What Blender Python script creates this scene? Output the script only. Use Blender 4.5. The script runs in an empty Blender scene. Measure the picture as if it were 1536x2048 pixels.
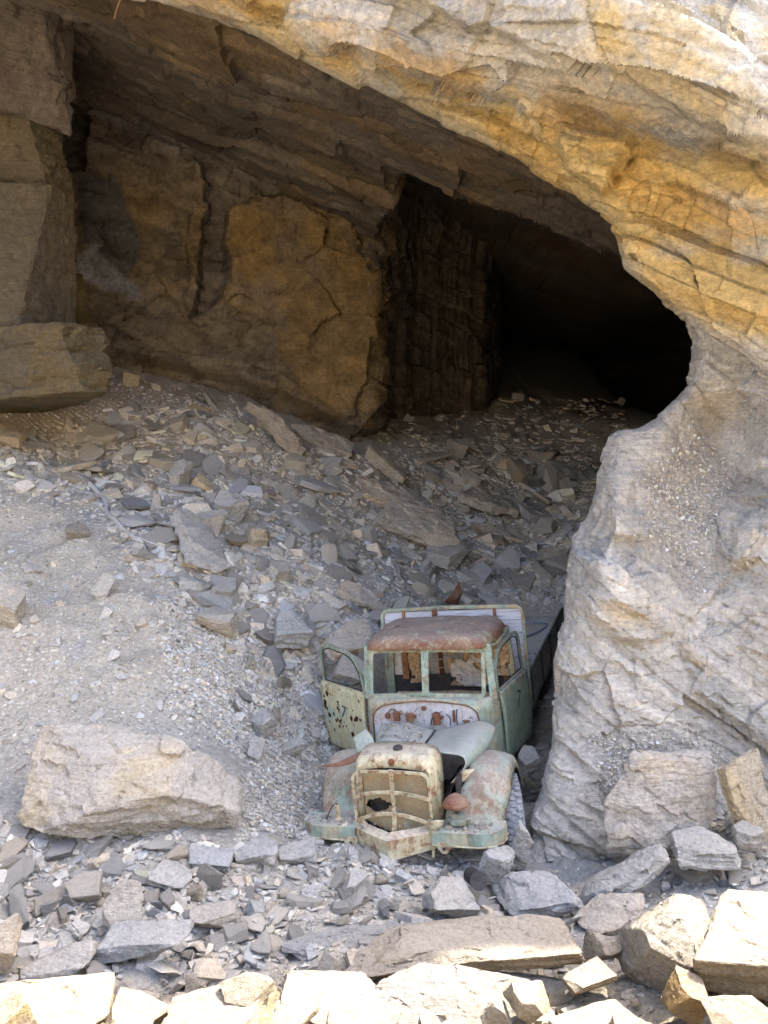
import bpy, bmesh, math, random
import numpy as np
from mathutils import Vector, Matrix, Euler
R = math.radians
sc = bpy.context.scene
C = sc.collection

# ------------------------------------------------------------------ camera, sky, sun, exposure
CAM_H, CAM_PITCH, FPX = 4.2, R(5.0), 1600.0          # focal length in pixels of the 1536 px wide photograph
cam = bpy.data.cameras.new('camera')
cam.sensor_fit = 'HORIZONTAL'; cam.sensor_width = 36.0; cam.lens = 36.0 * FPX / 1536.0
cam.clip_start = 0.05; cam.clip_end = 600.0
cam_o = bpy.data.objects.new('camera', cam); C.objects.link(cam_o)
cam_o.location = (0, 0, CAM_H); cam_o.rotation_euler = (R(90) - CAM_PITCH, 0, 0)
sc.camera = cam_o

SUN_EL, SUN_AZ = R(60.0), R(60.0)                     # azimuth from +Y towards +X
world = bpy.data.worlds.new('World'); sc.world = world; world.use_nodes = True
wn = world.node_tree
bg = wn.nodes['Background']
sky = wn.nodes.new('ShaderNodeTexSky'); sky.sky_type = 'NISHITA'; sky.sun_disc = False
sky.sun_elevation = SUN_EL; sky.sun_rotation = SUN_AZ; sky.altitude = 300; sky.dust_density = 4.0; sky.air_density = 0.6; sky.ozone_density = 1.0
wn.links.new(sky.outputs[0], bg.inputs[0]); bg.inputs[1].default_value = 0.15
sun = bpy.data.lights.new('sun', 'SUN'); sun.energy = 2.1; sun.angle = R(0.53); sun.color = (1.0, 0.93, 0.82)
sun_o = bpy.data.objects.new('sun', sun); C.objects.link(sun_o)
sdir = Vector((math.sin(SUN_AZ) * math.cos(SUN_EL), math.cos(SUN_AZ) * math.cos(SUN_EL), math.sin(SUN_EL)))
sun_o.rotation_euler = sdir.to_track_quat('Z', 'Y').to_euler(); sun_o.location = (0, -6, 30)
sc.view_settings.view_transform = 'Standard'; sc.view_settings.look = 'None'
sc.view_settings.exposure = 3.3; sc.view_settings.gamma = 1.0
sc.view_settings.use_curve_mapping = False
cy = sc.cycles
cy.use_denoising = True; cy.use_adaptive_sampling = True; cy.adaptive_threshold = 0.02; cy.adaptive_min_samples = 24; cy.max_bounces = 6; cy.diffuse_bounces = 5; cy.glossy_bounces = 3
cy.transmission_bounces = 2; cy.sample_clamp_indirect = 6.0
try: cy.denoiser = 'OPENIMAGEDENOISE'
except Exception: pass

# ------------------------------------------------------------------ camera geometry helpers
CF = np.array([0, math.cos(CAM_PITCH), -math.sin(CAM_PITCH)])
CU = np.array([0, math.sin(CAM_PITCH), math.cos(CAM_PITCH)])
CO = np.array([0, 0, CAM_H])
def at(px, py, Y):                                    # photo pixel + distance Y -> place
    px = np.asarray(px, float); py = np.asarray(py, float); Y = np.asarray(Y, float)
    a = (px - 768) / FPX; b = (1024 - py) / FPX
    dy = CF[1] + b * CU[1]; dz = CF[2] + b * CU[2]
    k = Y / dy
    return np.stack([a * k, Y + 0 * px, CAM_H + dz * k], -1)
def pix(P):
    P = np.asarray(P, float) - CO
    d = np.maximum(P @ CF, 0.05)
    return 768 + FPX * P[..., 0] / d, 1024 - FPX * (P @ CU) / d

# ------------------------------------------------------------------ noise in numpy
_rs = np.random.RandomState(7)
_perm = np.concatenate([_rs.permutation(256)] * 3).astype(np.int32)
_val = _rs.rand(256).astype(np.float32)
_val3 = _rs.rand(256, 8).astype(np.float32)
def _hash(ix, iy, iz):
    return _perm[_perm[_perm[ix & 255] + (iy & 255)] + (iz & 255)]
def noise(P):                                         # value noise, 0..1
    P = np.asarray(P, np.float32); f = np.floor(P); i = f.astype(np.int32); t = P - f
    t = t * t * t * (t * (t * 6 - 15) + 10)
    x, y, z = i[..., 0], i[..., 1], i[..., 2]; u, v, w = t[..., 0], t[..., 1], t[..., 2]
    def L(a, b, k): return a + (b - a) * k
    c = lambda dx, dy, dz: _val[_hash(x + dx, y + dy, z + dz)]
    return L(L(L(c(0,0,0), c(1,0,0), u), L(c(0,1,0), c(1,1,0), u), v),
             L(L(c(0,0,1), c(1,0,1), u), L(c(0,1,1), c(1,1,1), u), v), w)
def fbm(P, o=4, g=0.5):                               # about -1..1
    P = np.asarray(P, np.float32); s = 0; a = 1.0; n = 0
    for k in range(o):
        s = s + a * (noise(P * (2.03 ** k) + 17.3 * k) * 2 - 1); n += a; a *= g
    return s / n * 1.6
def ridge(P, o=4):
    P = np.asarray(P, np.float32); s = 0; a = 1.0; n = 0
    for k in range(o):
        s = s + a * (1 - np.abs(noise(P * (2.1 ** k) + 9.1 * k) * 2 - 1)); n += a; a *= 0.5
    return s / n
def cells(P):                                         # nearest jittered seed: id columns, vector to seed, F2-F1
    P = np.asarray(P, np.float32); f = np.floor(P).astype(np.int32)
    best = np.full(P.shape[:-1], 1e9, np.float32); sec = best.copy()
    bid = np.zeros(P.shape[:-1], np.int32); bv = np.zeros_like(P)
    for dx in (-1, 0, 1):
        for dy in (-1, 0, 1):
            for dz in (-1, 0, 1):
                h = _hash(f[..., 0] + dx, f[..., 1] + dy, f[..., 2] + dz)
                s = np.stack([f[..., 0] + dx + _val3[h, 0], f[..., 1] + dy + _val3[h, 1], f[..., 2] + dz + _val3[h, 2]], -1)
                v = P - s; d = (v * v).sum(-1)
                m = d < best
                sec = np.where(m, best, np.minimum(sec, d))
                best = np.where(m, d, best); bid = np.where(m, h, bid); bv = np.where(m[..., None], v, bv)
    return bid, bv, np.sqrt(sec) - np.sqrt(best)
def facets(P, amp_off=1.0, amp_tilt=1.0):             # broken flat plates with sharp steps between them
    i, v, e = cells(P)
    k = _val3[i]
    return (k[..., 3] - .5) * 2 * amp_off + ((k[..., 4:7] - .5) * 2 * v).sum(-1) * amp_tilt, e, k[..., 7]
def strata(B, h, seed, lat=.4):                        # ledges: every bed of thickness h stands out or back by its own amount, broken by joints
    B = np.asarray(B, np.float32)
    w = B[..., 2] / h + .45 * fbm(B * np.array([.35, .35, .5], np.float32) + seed, 2)
    i = np.floor(w); ii = i.astype(np.int32)
    a = noise(np.stack([B[..., 0] * lat + i * 7.31, B[..., 1] * lat + i * 3.7, 0 * i + seed], -1)) * 2 - 1
    j = np.floor(B[..., 0] * lat * 1.6 + .5 * noise(B * 1.7 + seed) + 9 * _val[(ii * 37 + seed) & 255]).astype(np.int32)
    j2 = np.floor(B[..., 1] * lat * 1.6 + 9 * _val[(ii * 91 + seed) & 255]).astype(np.int32)
    k = _val[_hash(ii, j, j2 + seed)]
    return .6 * a + .7 * (k * 2 - 1), w - i, k
def sstep(a, b, x):
    t = np.clip((x - a) / (b - a), 0, 1); return t * t * (3 - 2 * t)
def mixc(a, b, t):
    a = np.asarray(a, np.float32); b = np.asarray(b, np.float32)
    return a + (b - a) * np.clip(t, 0, 1)[..., None]
def polymask(px, py, poly, feather=12.0):             # 1 inside a polygon, soft edge
    d = np.full(px.shape, 1e9); ins = np.zeros(px.shape, bool)
    n = len(poly)
    for k in range(n):
        x0, y0 = poly[k]; x1, y1 = poly[(k + 1) % n]
        t = np.clip(((px - x0) * (x1 - x0) + (py - y0) * (y1 - y0)) / max((x1 - x0) ** 2 + (y1 - y0) ** 2, 1e-6), 0, 1)
        d = np.minimum(d, np.hypot(px - x0 - t * (x1 - x0), py - y0 - t * (y1 - y0)))
        c = ((y0 > py) != (y1 > py)) & (px < (x1 - x0) * (py - y0) / (y1 - y0 + 1e-9) + x0)
        ins ^= c
    return sstep(-feather, feather, np.where(ins, d, -d))
def linedist(px, py, line):                           # signed vertical distance to a polyline given left to right (positive below it)
    xs = [p[0] for p in line]; ys = [p[1] for p in line]
    return py - np.interp(px, xs, ys)
# the bedding of the schist dips to the right
BN = np.array([0.36, -0.12, 0.92]); BN /= np.linalg.norm(BN)
BU = np.cross([0, 1, 0], BN); BU /= np.linalg.norm(BU); BV = np.cross(BN, BU)
def bed(P):
    return np.stack([P @ BU, P @ BV, P @ BN], -1).astype(np.float32)
class TPS:
    def __init__(s, p, v, lam=1e-3, sc=1.0):
        s.p = np.asarray(p, float) / sc; s.sc = sc; n = len(s.p)
        K = s.U(np.linalg.norm(s.p[:, None] - s.p[None], axis=-1)) + lam * np.eye(n)
        Q = np.c_[np.ones(n), s.p]
        A = np.zeros((n + 3, n + 3)); A[:n, :n] = K; A[:n, n:] = Q; A[n:, :n] = Q.T
        s.w = np.linalg.solve(A, np.r_[v, 0, 0, 0])
    @staticmethod
    def U(r): return np.where(r > 1e-9, r * r * np.log(np.maximum(r, 1e-9)), 0)
    def __call__(s, x, y):
        x = np.asarray(x, float) / s.sc; y = np.asarray(y, float) / s.sc
        o = s.w[-3] + s.w[-2] * x + s.w[-1] * y
        for (a, b), w in zip(s.p, s.w): o = o + w * s.U(np.hypot(x - a, y - b))
        return o

# ------------------------------------------------------------------ materials
MATS = {}
def nodes(name, rough=0.85):
    m = bpy.data.materials.new(name); m.use_nodes = True
    nt = m.node_tree; b = nt.nodes['Principled BSDF']; b.inputs['Roughness'].default_value = rough
    b.inputs['Specular IOR Level'].default_value = 0.25
    MATS[name] = m
    return m, nt, b
def nd(nt, t, **kw):
    n = nt.nodes.new(t)
    for k, v in kw.items():
        if k in n.inputs: n.inputs[k].default_value = v
        else: setattr(n, k, v)
    return n
def ramp(nt, src, stops):
    r = nt.nodes.new('ShaderNodeValToRGB'); e = r.color_ramp.elements
    while len(e) > 1: e.remove(e[-1])
    for k, (p, c) in enumerate(stops):
        x = e[0] if k == 0 else e.new(p)
        x.position = p; x.color = (*c, 1) if len(c) == 3 else c
    nt.links.new(src, r.inputs[0]); return r.outputs[0]
def mix(nt, fac, a, b, blend='MIX'):
    m = nt.nodes.new('ShaderNodeMix'); m.data_type = 'RGBA'; m.blend_type = blend
    if isinstance(fac, (int, float)): m.inputs[0].default_value = fac
    else: nt.links.new(fac, m.inputs[0])
    for s, i in ((a, 6), (b, 7)):
        if isinstance(s, tuple): m.inputs[i].default_value = (*s, 1)
        else: nt.links.new(s, m.inputs[i])
    return m.outputs[2]
def mathn(nt, op, a, b=0.0):
    m = nt.nodes.new('ShaderNodeMath'); m.operation = op
    for s, i in ((a, 0), (b, 1)):
        if isinstance(s, (int, float)): m.inputs[i].default_value = s
        else: nt.links.new(s, m.inputs[i])
    return m.outputs[0]
def mapped(nt, vec, scale=(1, 1, 1), rot=(0, 0, 0)):
    m = nt.nodes.new('ShaderNodeMapping'); m.inputs['Scale'].default_value = scale; m.inputs['Rotation'].default_value = rot
    nt.links.new(vec, m.inputs[0]); return m.outputs[0]
def noise_n(nt, vec, scale, detail=5, rough=0.6, dist=0.0):
    n = nd(nt, 'ShaderNodeTexNoise', Scale=scale, Detail=detail, Roughness=rough, Distortion=dist)
    nt.links.new(vec, n.inputs['Vector']); return n
def bump(nt, b, h, strength, dist, prev=None):
    n = nd(nt, 'ShaderNodeBump', Strength=strength, Distance=dist)
    nt.links.new(h, n.inputs['Height'])
    if prev is not None: nt.links.new(prev, n.inputs['Normal'])
    nt.links.new(n.outputs[0], b.inputs['Normal']); return n.outputs[0]

def rock_material(name, src='attr', bumps=1.0, strata=1.0, local=False, dust=0.0, fine=1.0, cracks=True):
    """weathered schist: base colour from the mesh, broken up by grain, thin bedding lines, cracks and pale dust"""
    m, nt, b = nodes(name, 0.9)
    geo = nd(nt, 'ShaderNodeNewGeometry')
    if local: vec = nd(nt, 'ShaderNodeTexCoord').outputs['Object']
    else: vec = geo.outputs['Position']
    rot = (0, 0, 0) if local else (R(6), R(-21), 0)
    col = nd(nt, 'ShaderNodeVertexColor', layer_name='Col').outputs[0]
    if src == 'object':
        oi = nd(nt, 'ShaderNodeObjectInfo')
        col = mix(nt, 1.0, col, oi.outputs['Color'], 'MULTIPLY')
    n1 = noise_n(nt, vec, 14 * fine, 6, 0.74).outputs[0]
    h = mathn(nt, 'MULTIPLY', n1, 1.0)
    col = mix(nt, 1.0, col, ramp(nt, n1, [(0.27, (.46, .46, .48)), (0.42, (.86, .86, .87)), (0.53, (1.03, 1.03, 1.02)), (0.73, (1.5, 1.46, 1.40))]), 'MULTIPLY')
    if strata:
        lay = noise_n(nt, mapped(nt, vec, (1.1, 1.1, 26), rot), 1.6, 4, 0.7).outputs[0]
        col = mix(nt, 0.75 * strata, col, ramp(nt, lay, [(0.34, (.6, .58, .56)), (0.47, (1, 1, 1)), (0.6, (1.04, 1.03, 1.0)), (0.7, (1.25, 1.22, 1.15))]), 'MULTIPLY')
        h = mathn(nt, 'ADD', h, mathn(nt, 'MULTIPLY', lay, .7 * strata))
    if cracks:
        vo = nd(nt, 'ShaderNodeTexVoronoi', feature='DISTANCE_TO_EDGE', Scale=1.6 * fine)
        wn_ = noise_n(nt, vec, 2.2, 3, 0.65)
        wv = nd(nt, 'ShaderNodeVectorMath', operation='MULTIPLY_ADD'); wv.inputs[1].default_value = (1.1, 1.1, 1.1)
        nt.links.new(wn_.outputs['Color'], wv.inputs[0]); nt.links.new(vec, wv.inputs[2])
        nt.links.new(mapped(nt, wv.outputs[0], (1, 1, 2.2), rot), vo.inputs['Vector'])
        crack = ramp(nt, vo.outputs['Distance'], [(0.0, (0, 0, 0)), (0.02, (1, 1, 1))])
        gate = ramp(nt, wn_.outputs[0], [(0.46, (1, 1, 1)), (0.54, (0, 0, 0))])
        crack = mix(nt, 1.0, crack, gate, 'LIGHTEN')
        col = mix(nt, 0.5, col, mix(nt, 1.0, col, crack, 'MULTIPLY'))
        h = mathn(nt, 'ADD', h, mathn(nt, 'MULTIPLY', crack, .3))
    if dust:
        sep = nd(nt, 'ShaderNodeSeparateXYZ'); nt.links.new(geo.outputs['Normal'], sep.inputs[0])
        dn = mathn(nt, 'ADD', sep.outputs[2], mathn(nt, 'MULTIPLY', mathn(nt, 'SUBTRACT', n1, 0.5), 0.9))
        dm = ramp(nt, dn, [(0.55, (0, 0, 0)), (1.0, (1, 1, 1))])
        col = mix(nt, mathn(nt, 'MULTIPLY', dm, dust), col, (0.40, 0.375, 0.34))
    nt.links.new(col, b.inputs['Base Color'])
    bump(nt, b, h, 1.0 * bumps, 0.06)
    return m

def flat_material(name, colr, rough=0.8, var=0.25, scale=14, bumpd=0.0, metallic=0.0):
    m, nt, b = nodes(name, rough); b.inputs['Metallic'].default_value = metallic
    tc = nd(nt, 'ShaderNodeTexCoord'); n = noise_n(nt, tc.outputs['Object'], scale, 6, 0.65)
    lo = tuple(c * (1 - var * 1.6) for c in colr); hi = tuple(min(c * (1 + var), 1) for c in colr)
    nt.links.new(ramp(nt, n.outputs[0], [(0.3, lo), (0.5, colr), (0.7, hi)]), b.inputs['Base Color'])
    if bumpd: bump(nt, b, n.outputs[0], 0.6, bumpd)
    return m

# ------------------------------------------------------------------ object helpers
def tag(o, label=None, cat=None, group=None, kind=None):
    if label: o['label'] = label
    if cat: o['category'] = cat
    if group: o['group'] = group
    if kind: o['kind'] = kind
    return o
def link(name, me, mat=None, parent=None):
    o = bpy.data.objects.new(name, me); C.objects.link(o)
    if mat is not None and me is not None and not me.materials: me.materials.append(MATS[mat] if isinstance(mat, str) else mat)
    if parent is not None: o.parent = parent
    return o
def empty(name, loc=(0, 0, 0)):
    o = bpy.data.objects.new(name, None); o.empty_display_size = 0.3; C.objects.link(o); o.location = loc; return o
def mesh_np(name, V, F, col=None, smooth=True):       # V (n,3); F (m,4) or (m,3)
    me = bpy.data.meshes.new(name); V = np.ascontiguousarray(V, np.float32); F = np.ascontiguousarray(F, np.int32)
    k = F.shape[1]
    me.vertices.add(len(V)); me.vertices.foreach_set('co', V.ravel())
    me.loops.add(F.size); me.loops.foreach_set('vertex_index', F.ravel())
    me.polygons.add(len(F)); me.polygons.foreach_set('loop_start', np.arange(0, F.size, k, dtype=np.int32))
    me.polygons.foreach_set('use_smooth', np.full(len(F), smooth))
    me.update(calc_edges=True)
    if col is not None: set_col(me, col)
    return me
def set_col(me, col):
    a = me.color_attributes.new('Col', 'FLOAT_COLOR', 'POINT')
    c = np.ones((len(me.vertices), 4), np.float32); c[:, :3] = col
    a.data.foreach_set('color', c.ravel())
def grid_faces(nu, nv):
    i = np.arange(nu * nv).reshape(nu, nv)
    return np.stack([i[:-1, :-1], i[1:, :-1], i[1:, 1:], i[:-1, 1:]], -1).reshape(-1, 4)
def grid_mesh(name, P, col=None, smooth=True, flip=False, keep=None):
    nu, nv = P.shape[:2]; F = grid_faces(nu, nv)
    if keep is not None: F = F[keep.reshape(-1)]
    if flip: F = F[:, ::-1]
    return mesh_np(name, P.reshape(-1, 3), F, None if col is None else col.reshape(-1, 3), smooth)
def grid_normals(P):
    a = np.gradient(P, axis=0); b = np.gradient(P, axis=1); n = np.cross(a, b)
    return n / np.maximum(np.linalg.norm(n, axis=-1, keepdims=True), 1e-9)

# ================================================================== THE SETTING
rock_material('cliff_rock', bumps=1.0, dust=0.25, strata=.6, cracks=False)
rock_material('cave_rock', bumps=0.9, strata=0.8, fine=0.7, cracks=False)
rock_material('ground_dust', bumps=0.8, strata=0.0, fine=1.6, cracks=False)
rock_material('loose_rock', src='object', bumps=0.7, strata=0.7, local=True, dust=0.35, fine=2.0, cracks=False)
rock_material('rubble_rock', bumps=0.5, strata=0.0, dust=0.3, fine=2.0, cracks=False)

WARM = np.array([1.05, .995, .87], np.float32)           # the stone is faintly tan; open shade cools it
# ---- height of the ground, from places read off the photograph -----------------------------------------------
_g = [(100,1700,7.3),(350,1700,7.3),(640,1695,7.72),(760,1770,7.15),(950,1770,7.1),(1100,1780,7.1),(300,1850,6.35),(800,1850,6.35),(1200,1850,6.4),
 (200,1950,5.75),(700,1960,5.7),(1200,1930,5.85),(100,2048,5.05),(700,2048,5.05),(1400,2048,5.05),(1400,1750,7.0),(1536,1650,7.3),(1536,1800,6.4),
 (50,1600,7.7),(0,1450,8.7),(250,1450,8.75),(450,1500,8.95),(590,1500,10.0),(655,1505,10.5),(625,1450,10.6),(555,1450,9.9),(600,1400,10.9),(560,1350,11.0),(590,1600,8.75),(500,1300,10.7),(100,1250,10.2),(-150,1300,9.8),
 (680,1250,12.0),(860,1207,14.0),(750,1230,12.6),(1000,1188,15.7),(1130,1190,15.7),(1000,1100,17.2),(1140,1100,17.3),(700,1100,14.6),(400,1100,12.4),(100,1100,12.0),
 (0,1000,13.3),(-200,1000,13),(300,1000,14.0),(600,1000,16.0),(900,1000,19.5),(1150,1000,20),(100,900,15.5),(400,900,16.3),(700,905,19.2),(900,900,22),(1150,930,23),
 (200,775,17.6),(300,790,18),(450,815,18.3),(650,878,19.8),(800,830,25),(900,800,28),(1100,765,36),(1300,780,40),(0,870,14.8),(50,815,15.6)]
_gp = [tuple(at(*p)) for p in _g] + [(-.5,8.5,.0),(.2,8.0,-.05),(.7,9,-.05),(1.2,9.2,-.1),(1,10,.05),(1.6,10,.0),(1.5,12,.3),(2.4,12,.2),(2.9,13.5,.4),(2.2,14.6,.55),
 (-6,2.8,1.3),(0,2.8,1.3),(6,2.8,1.3),(-6,0,2.55),(0,0,2.55),(6,0,2.55),(0,-4,2.6),(-8,-4,2.6),(8,-4,2.6),
 (-11,14,4.6),(-11,9,2.4),(-10,6,1.4),(4,12,.6),(5,18,2.5),(9,25,4.5),(5,6,.55),(9,5,1.3),(9,12,1.0),(-12,20,6.5),(3,45,11),(12,45,11)]
_gp = np.array(_gp)
_gt = TPS(_gp[:, :2], _gp[:, 2], lam=0.02, sc=5.0)
def ground_z0(X, Y):
    w = sstep(-6, -3, Y) * (1 - sstep(11, 14, np.abs(X))) * (1 - sstep(44, 48, Y))
    far = 2.6 + np.minimum(np.maximum(0, -Y - 9) * 0.7 * sstep(-9, -16, Y), 17) + 2.4 * sstep(6, 20, Y)  # bank rising behind the camera: unseen, added to bounce sunlight into the cave
    return _gt(np.clip(X, -14, 14), np.clip(Y, -6, 48)) * w + far * (1 - w)

def ground_rough(X, Y, Z):
    P = np.stack([X, Y, Z], -1).astype(np.float32)
    px, py = pix(P)
    fr = (Y > 3) & (Y < 40)
    smooth_left = polymask(px, py, [(-300, 900), (60, 940), (300, 1150), (430, 1250), (490, 1430), (250, 1450), (-300, 1480)], 60)
    d = 0.10 * fbm(P * (0.9, 0.9, .9), 4)
    f, e, _ = facets(P * (2.6, 2.6, 2.6) + 0.4 * fbm(P * 2.0, 2)[..., None], .6, .8)
    d = d + 0.05 * f * (1 - 0.75 * smooth_left) + 0.03 * fbm(P * 3.7, 2) * sstep(14, 9, Y)
    d = d + smooth_left * (0.16 * (ridge(np.stack([X * 1.1 + Y * .5, Y * .35, Z], -1) * 1.3, 3) - .6) + 0.05 * fbm(P * 2.3, 3))
    return np.where(fr, d, 0.4 * fbm(P * 0.25, 3)), smooth_left, px, py

xs = np.concatenate([np.linspace(-90, -10, 26)[:-1], np.arange(-10, 6.5, 0.05), np.linspace(6.5, 90, 27)])
yy = [3.2]
while yy[-1] < 30: yy.append(yy[-1] + 0.0058 * yy[-1] * (1 if yy[-1] < 24 else 3))
ys = np.concatenate([np.linspace(-95, 3.2, 60)[:-1], yy, np.linspace(31, 90, 20)])
GX, GY = np.meshgrid(xs, ys, indexing='ij')
GZ0 = ground_z0(GX, GY)
gd, gsm, gpx, gpy = ground_rough(GX, GY, GZ0)
GZ = GZ0 + gd
GP = np.stack([GX, GY, GZ], -1)
n1 = fbm(GP * (.8, .8, .8), 4); n2 = fbm(GP * (3.5, 3.5, 3.5) + 5, 4)
gcol = mixc((.315, .310, .305), (.40, .385, .36), .5 + .6 * n1)
gcol = mixc(gcol, (.45, .42, .37), gsm * .8)
gcol = mixc(gcol, (.30, .32, .35), sstep(.2, .9, fbm(GP * (1.3, 1.3, 1.3) + 40, 3)) * .55)
gcol = mixc(gcol, (.34, .27, .19), polymask(gpx, gpy, [(40, 800), (230, 735), (480, 800), (330, 900), (0, 905), (-300, 900)], 40) * .55)   # brown earth against the cave wall
gcol = mixc(gcol, (.27, .235, .185), sstep(6.2, 5.0, GY) * .9)                    # tan soil on the outer bank, darkened where direct sun would clip
gcol = gcol * (1 + .10 * n2)[..., None] * WARM * np.interp(GY, [6.2, 8.5, 11, 14], [.95, 1.0, 1.15, 1.25])[..., None]  # soil lightened with distance to offset weaker light further in
ground = link('ground', grid_mesh('ground', GP, gcol), 'ground_dust'); tag(ground, kind='structure')

def gz(X, Y):                                          # height of the finished ground sheet
    i = np.clip(np.searchsorted(xs, X) - 1, 0, len(xs) - 2); j = np.clip(np.searchsorted(ys, Y) - 1, 0, len(ys) - 2)
    u = np.clip((X - xs[i]) / (xs[i + 1] - xs[i]), 0, 1); v = np.clip((Y - ys[j]) / (ys[j + 1] - ys[j]), 0, 1)
    return (GZ[i, j] * (1 - u) + GZ[i + 1, j] * u) * (1 - v) + (GZ[i, j + 1] * (1 - u) + GZ[i + 1, j + 1] * u) * v
def on_ground(px, py):                                 # where the sight line of a photo pixel meets the ground
    px = np.asarray(px, float); py = np.asarray(py, float)
    Y = np.full(px.shape, 3.3); hit = np.zeros(px.shape, bool)
    while True:
        P = at(px, py, Y)
        hit |= P[..., 2] <= gz(P[..., 0], P[..., 1])
        Y = np.where(hit, Y, Y + 0.04 + 0.004 * Y)
        if hit.all() or Y.max() > 44: break
    P = at(px, py, Y); P[..., 2] = gz(P[..., 0], P[..., 1])
    return P, hit

# ---- the rock mass over and right of the cave mouth -----------------------------------------------------------
SIL = np.array([(-700,-420,10.5,-1100,-1100),(-100,-160,10.6,-400,-1050),(270,0,10.5,200,-1000),(430,32,10.4,500,-1000),(530,75,10.2,700,-1000),(640,140,10.0,900,-1000),
 (770,205,9.9,1150,-1000),(900,265,9.75,1400,-1000),(960,292,9.7,1550,-1000),(1070,360,9.5,1900,-900),(1170,420,9.3,2000,-600),(1230,475,9.2,2000,-300),
 (1250,535,9.2,2000,0),(1310,580,9.2,2000,200),(1360,632,9.2,2000,380),(1382,700,9.3,2000,560),(1378,750,9.4,2000,700),(1340,800,9.5,2000,800),(1280,845,9.55,2000,880),
 (1220,870,9.5,2000,950),(1195,930,9.3,2000,1020),(1180,1000,9.15,2000,1090),(1150,1080,8.95,2000,1160),(1130,1170,8.75,2000,1250),(1118,1260,8.55,2000,1340),
 (1110,1330,8.4,2000,1410),(1112,1400,8.2,2000,1480),(1105,1480,8.0,2000,1560),(1090,1550,7.8,2000,1630),(1065,1620,7.6,2000,1700),(1045,1690,7.45,2000,1780),
 (1030,1760,7.3,2000,1860),(1005,1860,7.2,2000,1960)], float)
DEP = [(1240,870,9.3),(1330,860,9.25),(1215,990,8.65),(1195,1100,8.4),(1190,1250,8.1),(1185,1400,7.85),(1190,1550,7.5),(1170,1700,7.15),
 (1300,1000,9.0),(1350,930,9.3),(1450,850,9.8),(1420,950,9.5),(1380,1060,9.0),(1380,1150,8.7),(1460,1200,8.35),(1300,1300,8.05),(1230,1200,8.2),(1350,1480,7.75),(1300,1600,7.55),(1250,1740,7.2),
 (1536,1480,7.8),(1536,1200,8.1),(1500,1050,8.6),(1536,900,8.8),(1536,750,8.8),(1450,700,9.0),(1430,760,9.25),(1450,500,8.7),(1536,500,8.4),(1536,345,8.2),(1536,300,7.9),(1350,250,8.05),(1200,240,8.5),
 (1000,190,9.0),(768,100,9.4),(600,50,9.8),(1536,0,7.9),(1300,100,7.7),(1200,0,7.8),(900,-10,9.0),(600,-100,9.6),(300,-150,10.0),(1800,-200,8.5),(1800,500,8.0),(1800,1200,7.7),(1800,1800,6.9),
 (0,-400,10.0),(600,-450,9.4),(1200,-500,9.0),(1800,-600,9.1),(0,-1000,10.6),(1000,-1000,10.0),(1900,-1000,9.7),(-900,-900,11.0)]
_dp = np.array([tuple(s[:3]) for s in SIL] + DEP)
_dt = TPS(_dp[:, :2], _dp[:, 2], lam=0.004, sc=400.0)
NU, NV = 860, 330
seg = np.r_[0, np.cumsum(np.hypot(np.diff(SIL[:, 0]), np.diff(SIL[:, 1])))]
# fewer stations where the edge lies outside the picture
tt = np.concatenate([np.linspace(0, seg[2], 60)[:-1], np.linspace(seg[2], seg[-1], NU - 59)])
def catmull(t, xs_, ys_):
    m = np.gradient(ys_, xs_); i = np.clip(np.searchsorted(xs_, t) - 1, 0, len(xs_) - 2)
    h = xs_[i + 1] - xs_[i]; s = (t - xs_[i]) / h
    return (2*s**3-3*s**2+1)*ys_[i] + (s**3-2*s**2+s)*h*m[i] + (-2*s**3+3*s**2)*ys_[i+1] + (s**3-s**2)*h*m[i+1]
sx, sy = catmull(tt, seg, SIL[:, 0]), catmull(tt, seg, SIL[:, 1])
ox, oy = np.interp(tt, seg, SIL[:, 3]), np.interp(tt, seg, SIL[:, 4])
vv = np.linspace(0, 1, NV) ** 1.35
FX = sx[:, None] + (ox - sx)[:, None] * vv; FY = sy[:, None] + (oy - sy)[:, None] * vv
FD = _dt(FX, FY)
base = at(FX, FY, FD).astype(np.float32)
wob = 16 * fbm(base * 1.5, 4)
L2 = [(-200, -330), (430, -60), (768, 118), (983, 190), (1198, 238), (1536, 330), (2000, 450)]
L1 = [(-200, -500), (600, -150), (868, 0), (1010, 55), (1190, 118), (1300, 200), (1398, 258), (1536, 292), (2000, 400)]
L3 = [(400, 10), (770, 150), (960, 235), (1110, 300), (1536, 420), (2000, 560)]
FD = FD + .34 * sstep(0, 42, linedist(FX, FY, L2) + wob) + .20 * sstep(0, 22, linedist(FX, FY, L1) + wob) + .10 * sstep(0, 14, linedist(FX, FY, L3) + wob * 1.5) - .3
FD = FD - .26 * polymask(FX + wob, FY, [(1110, 255), (1252, 285), (1256, 322), (1222, 352), (1205, 400), (1125, 345)], 9) * 1.0
FD = FD + .22 * polymask(FX, FY, [(1218, 350), (1258, 318), (1262, 345), (1226, 368)], 14)
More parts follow.
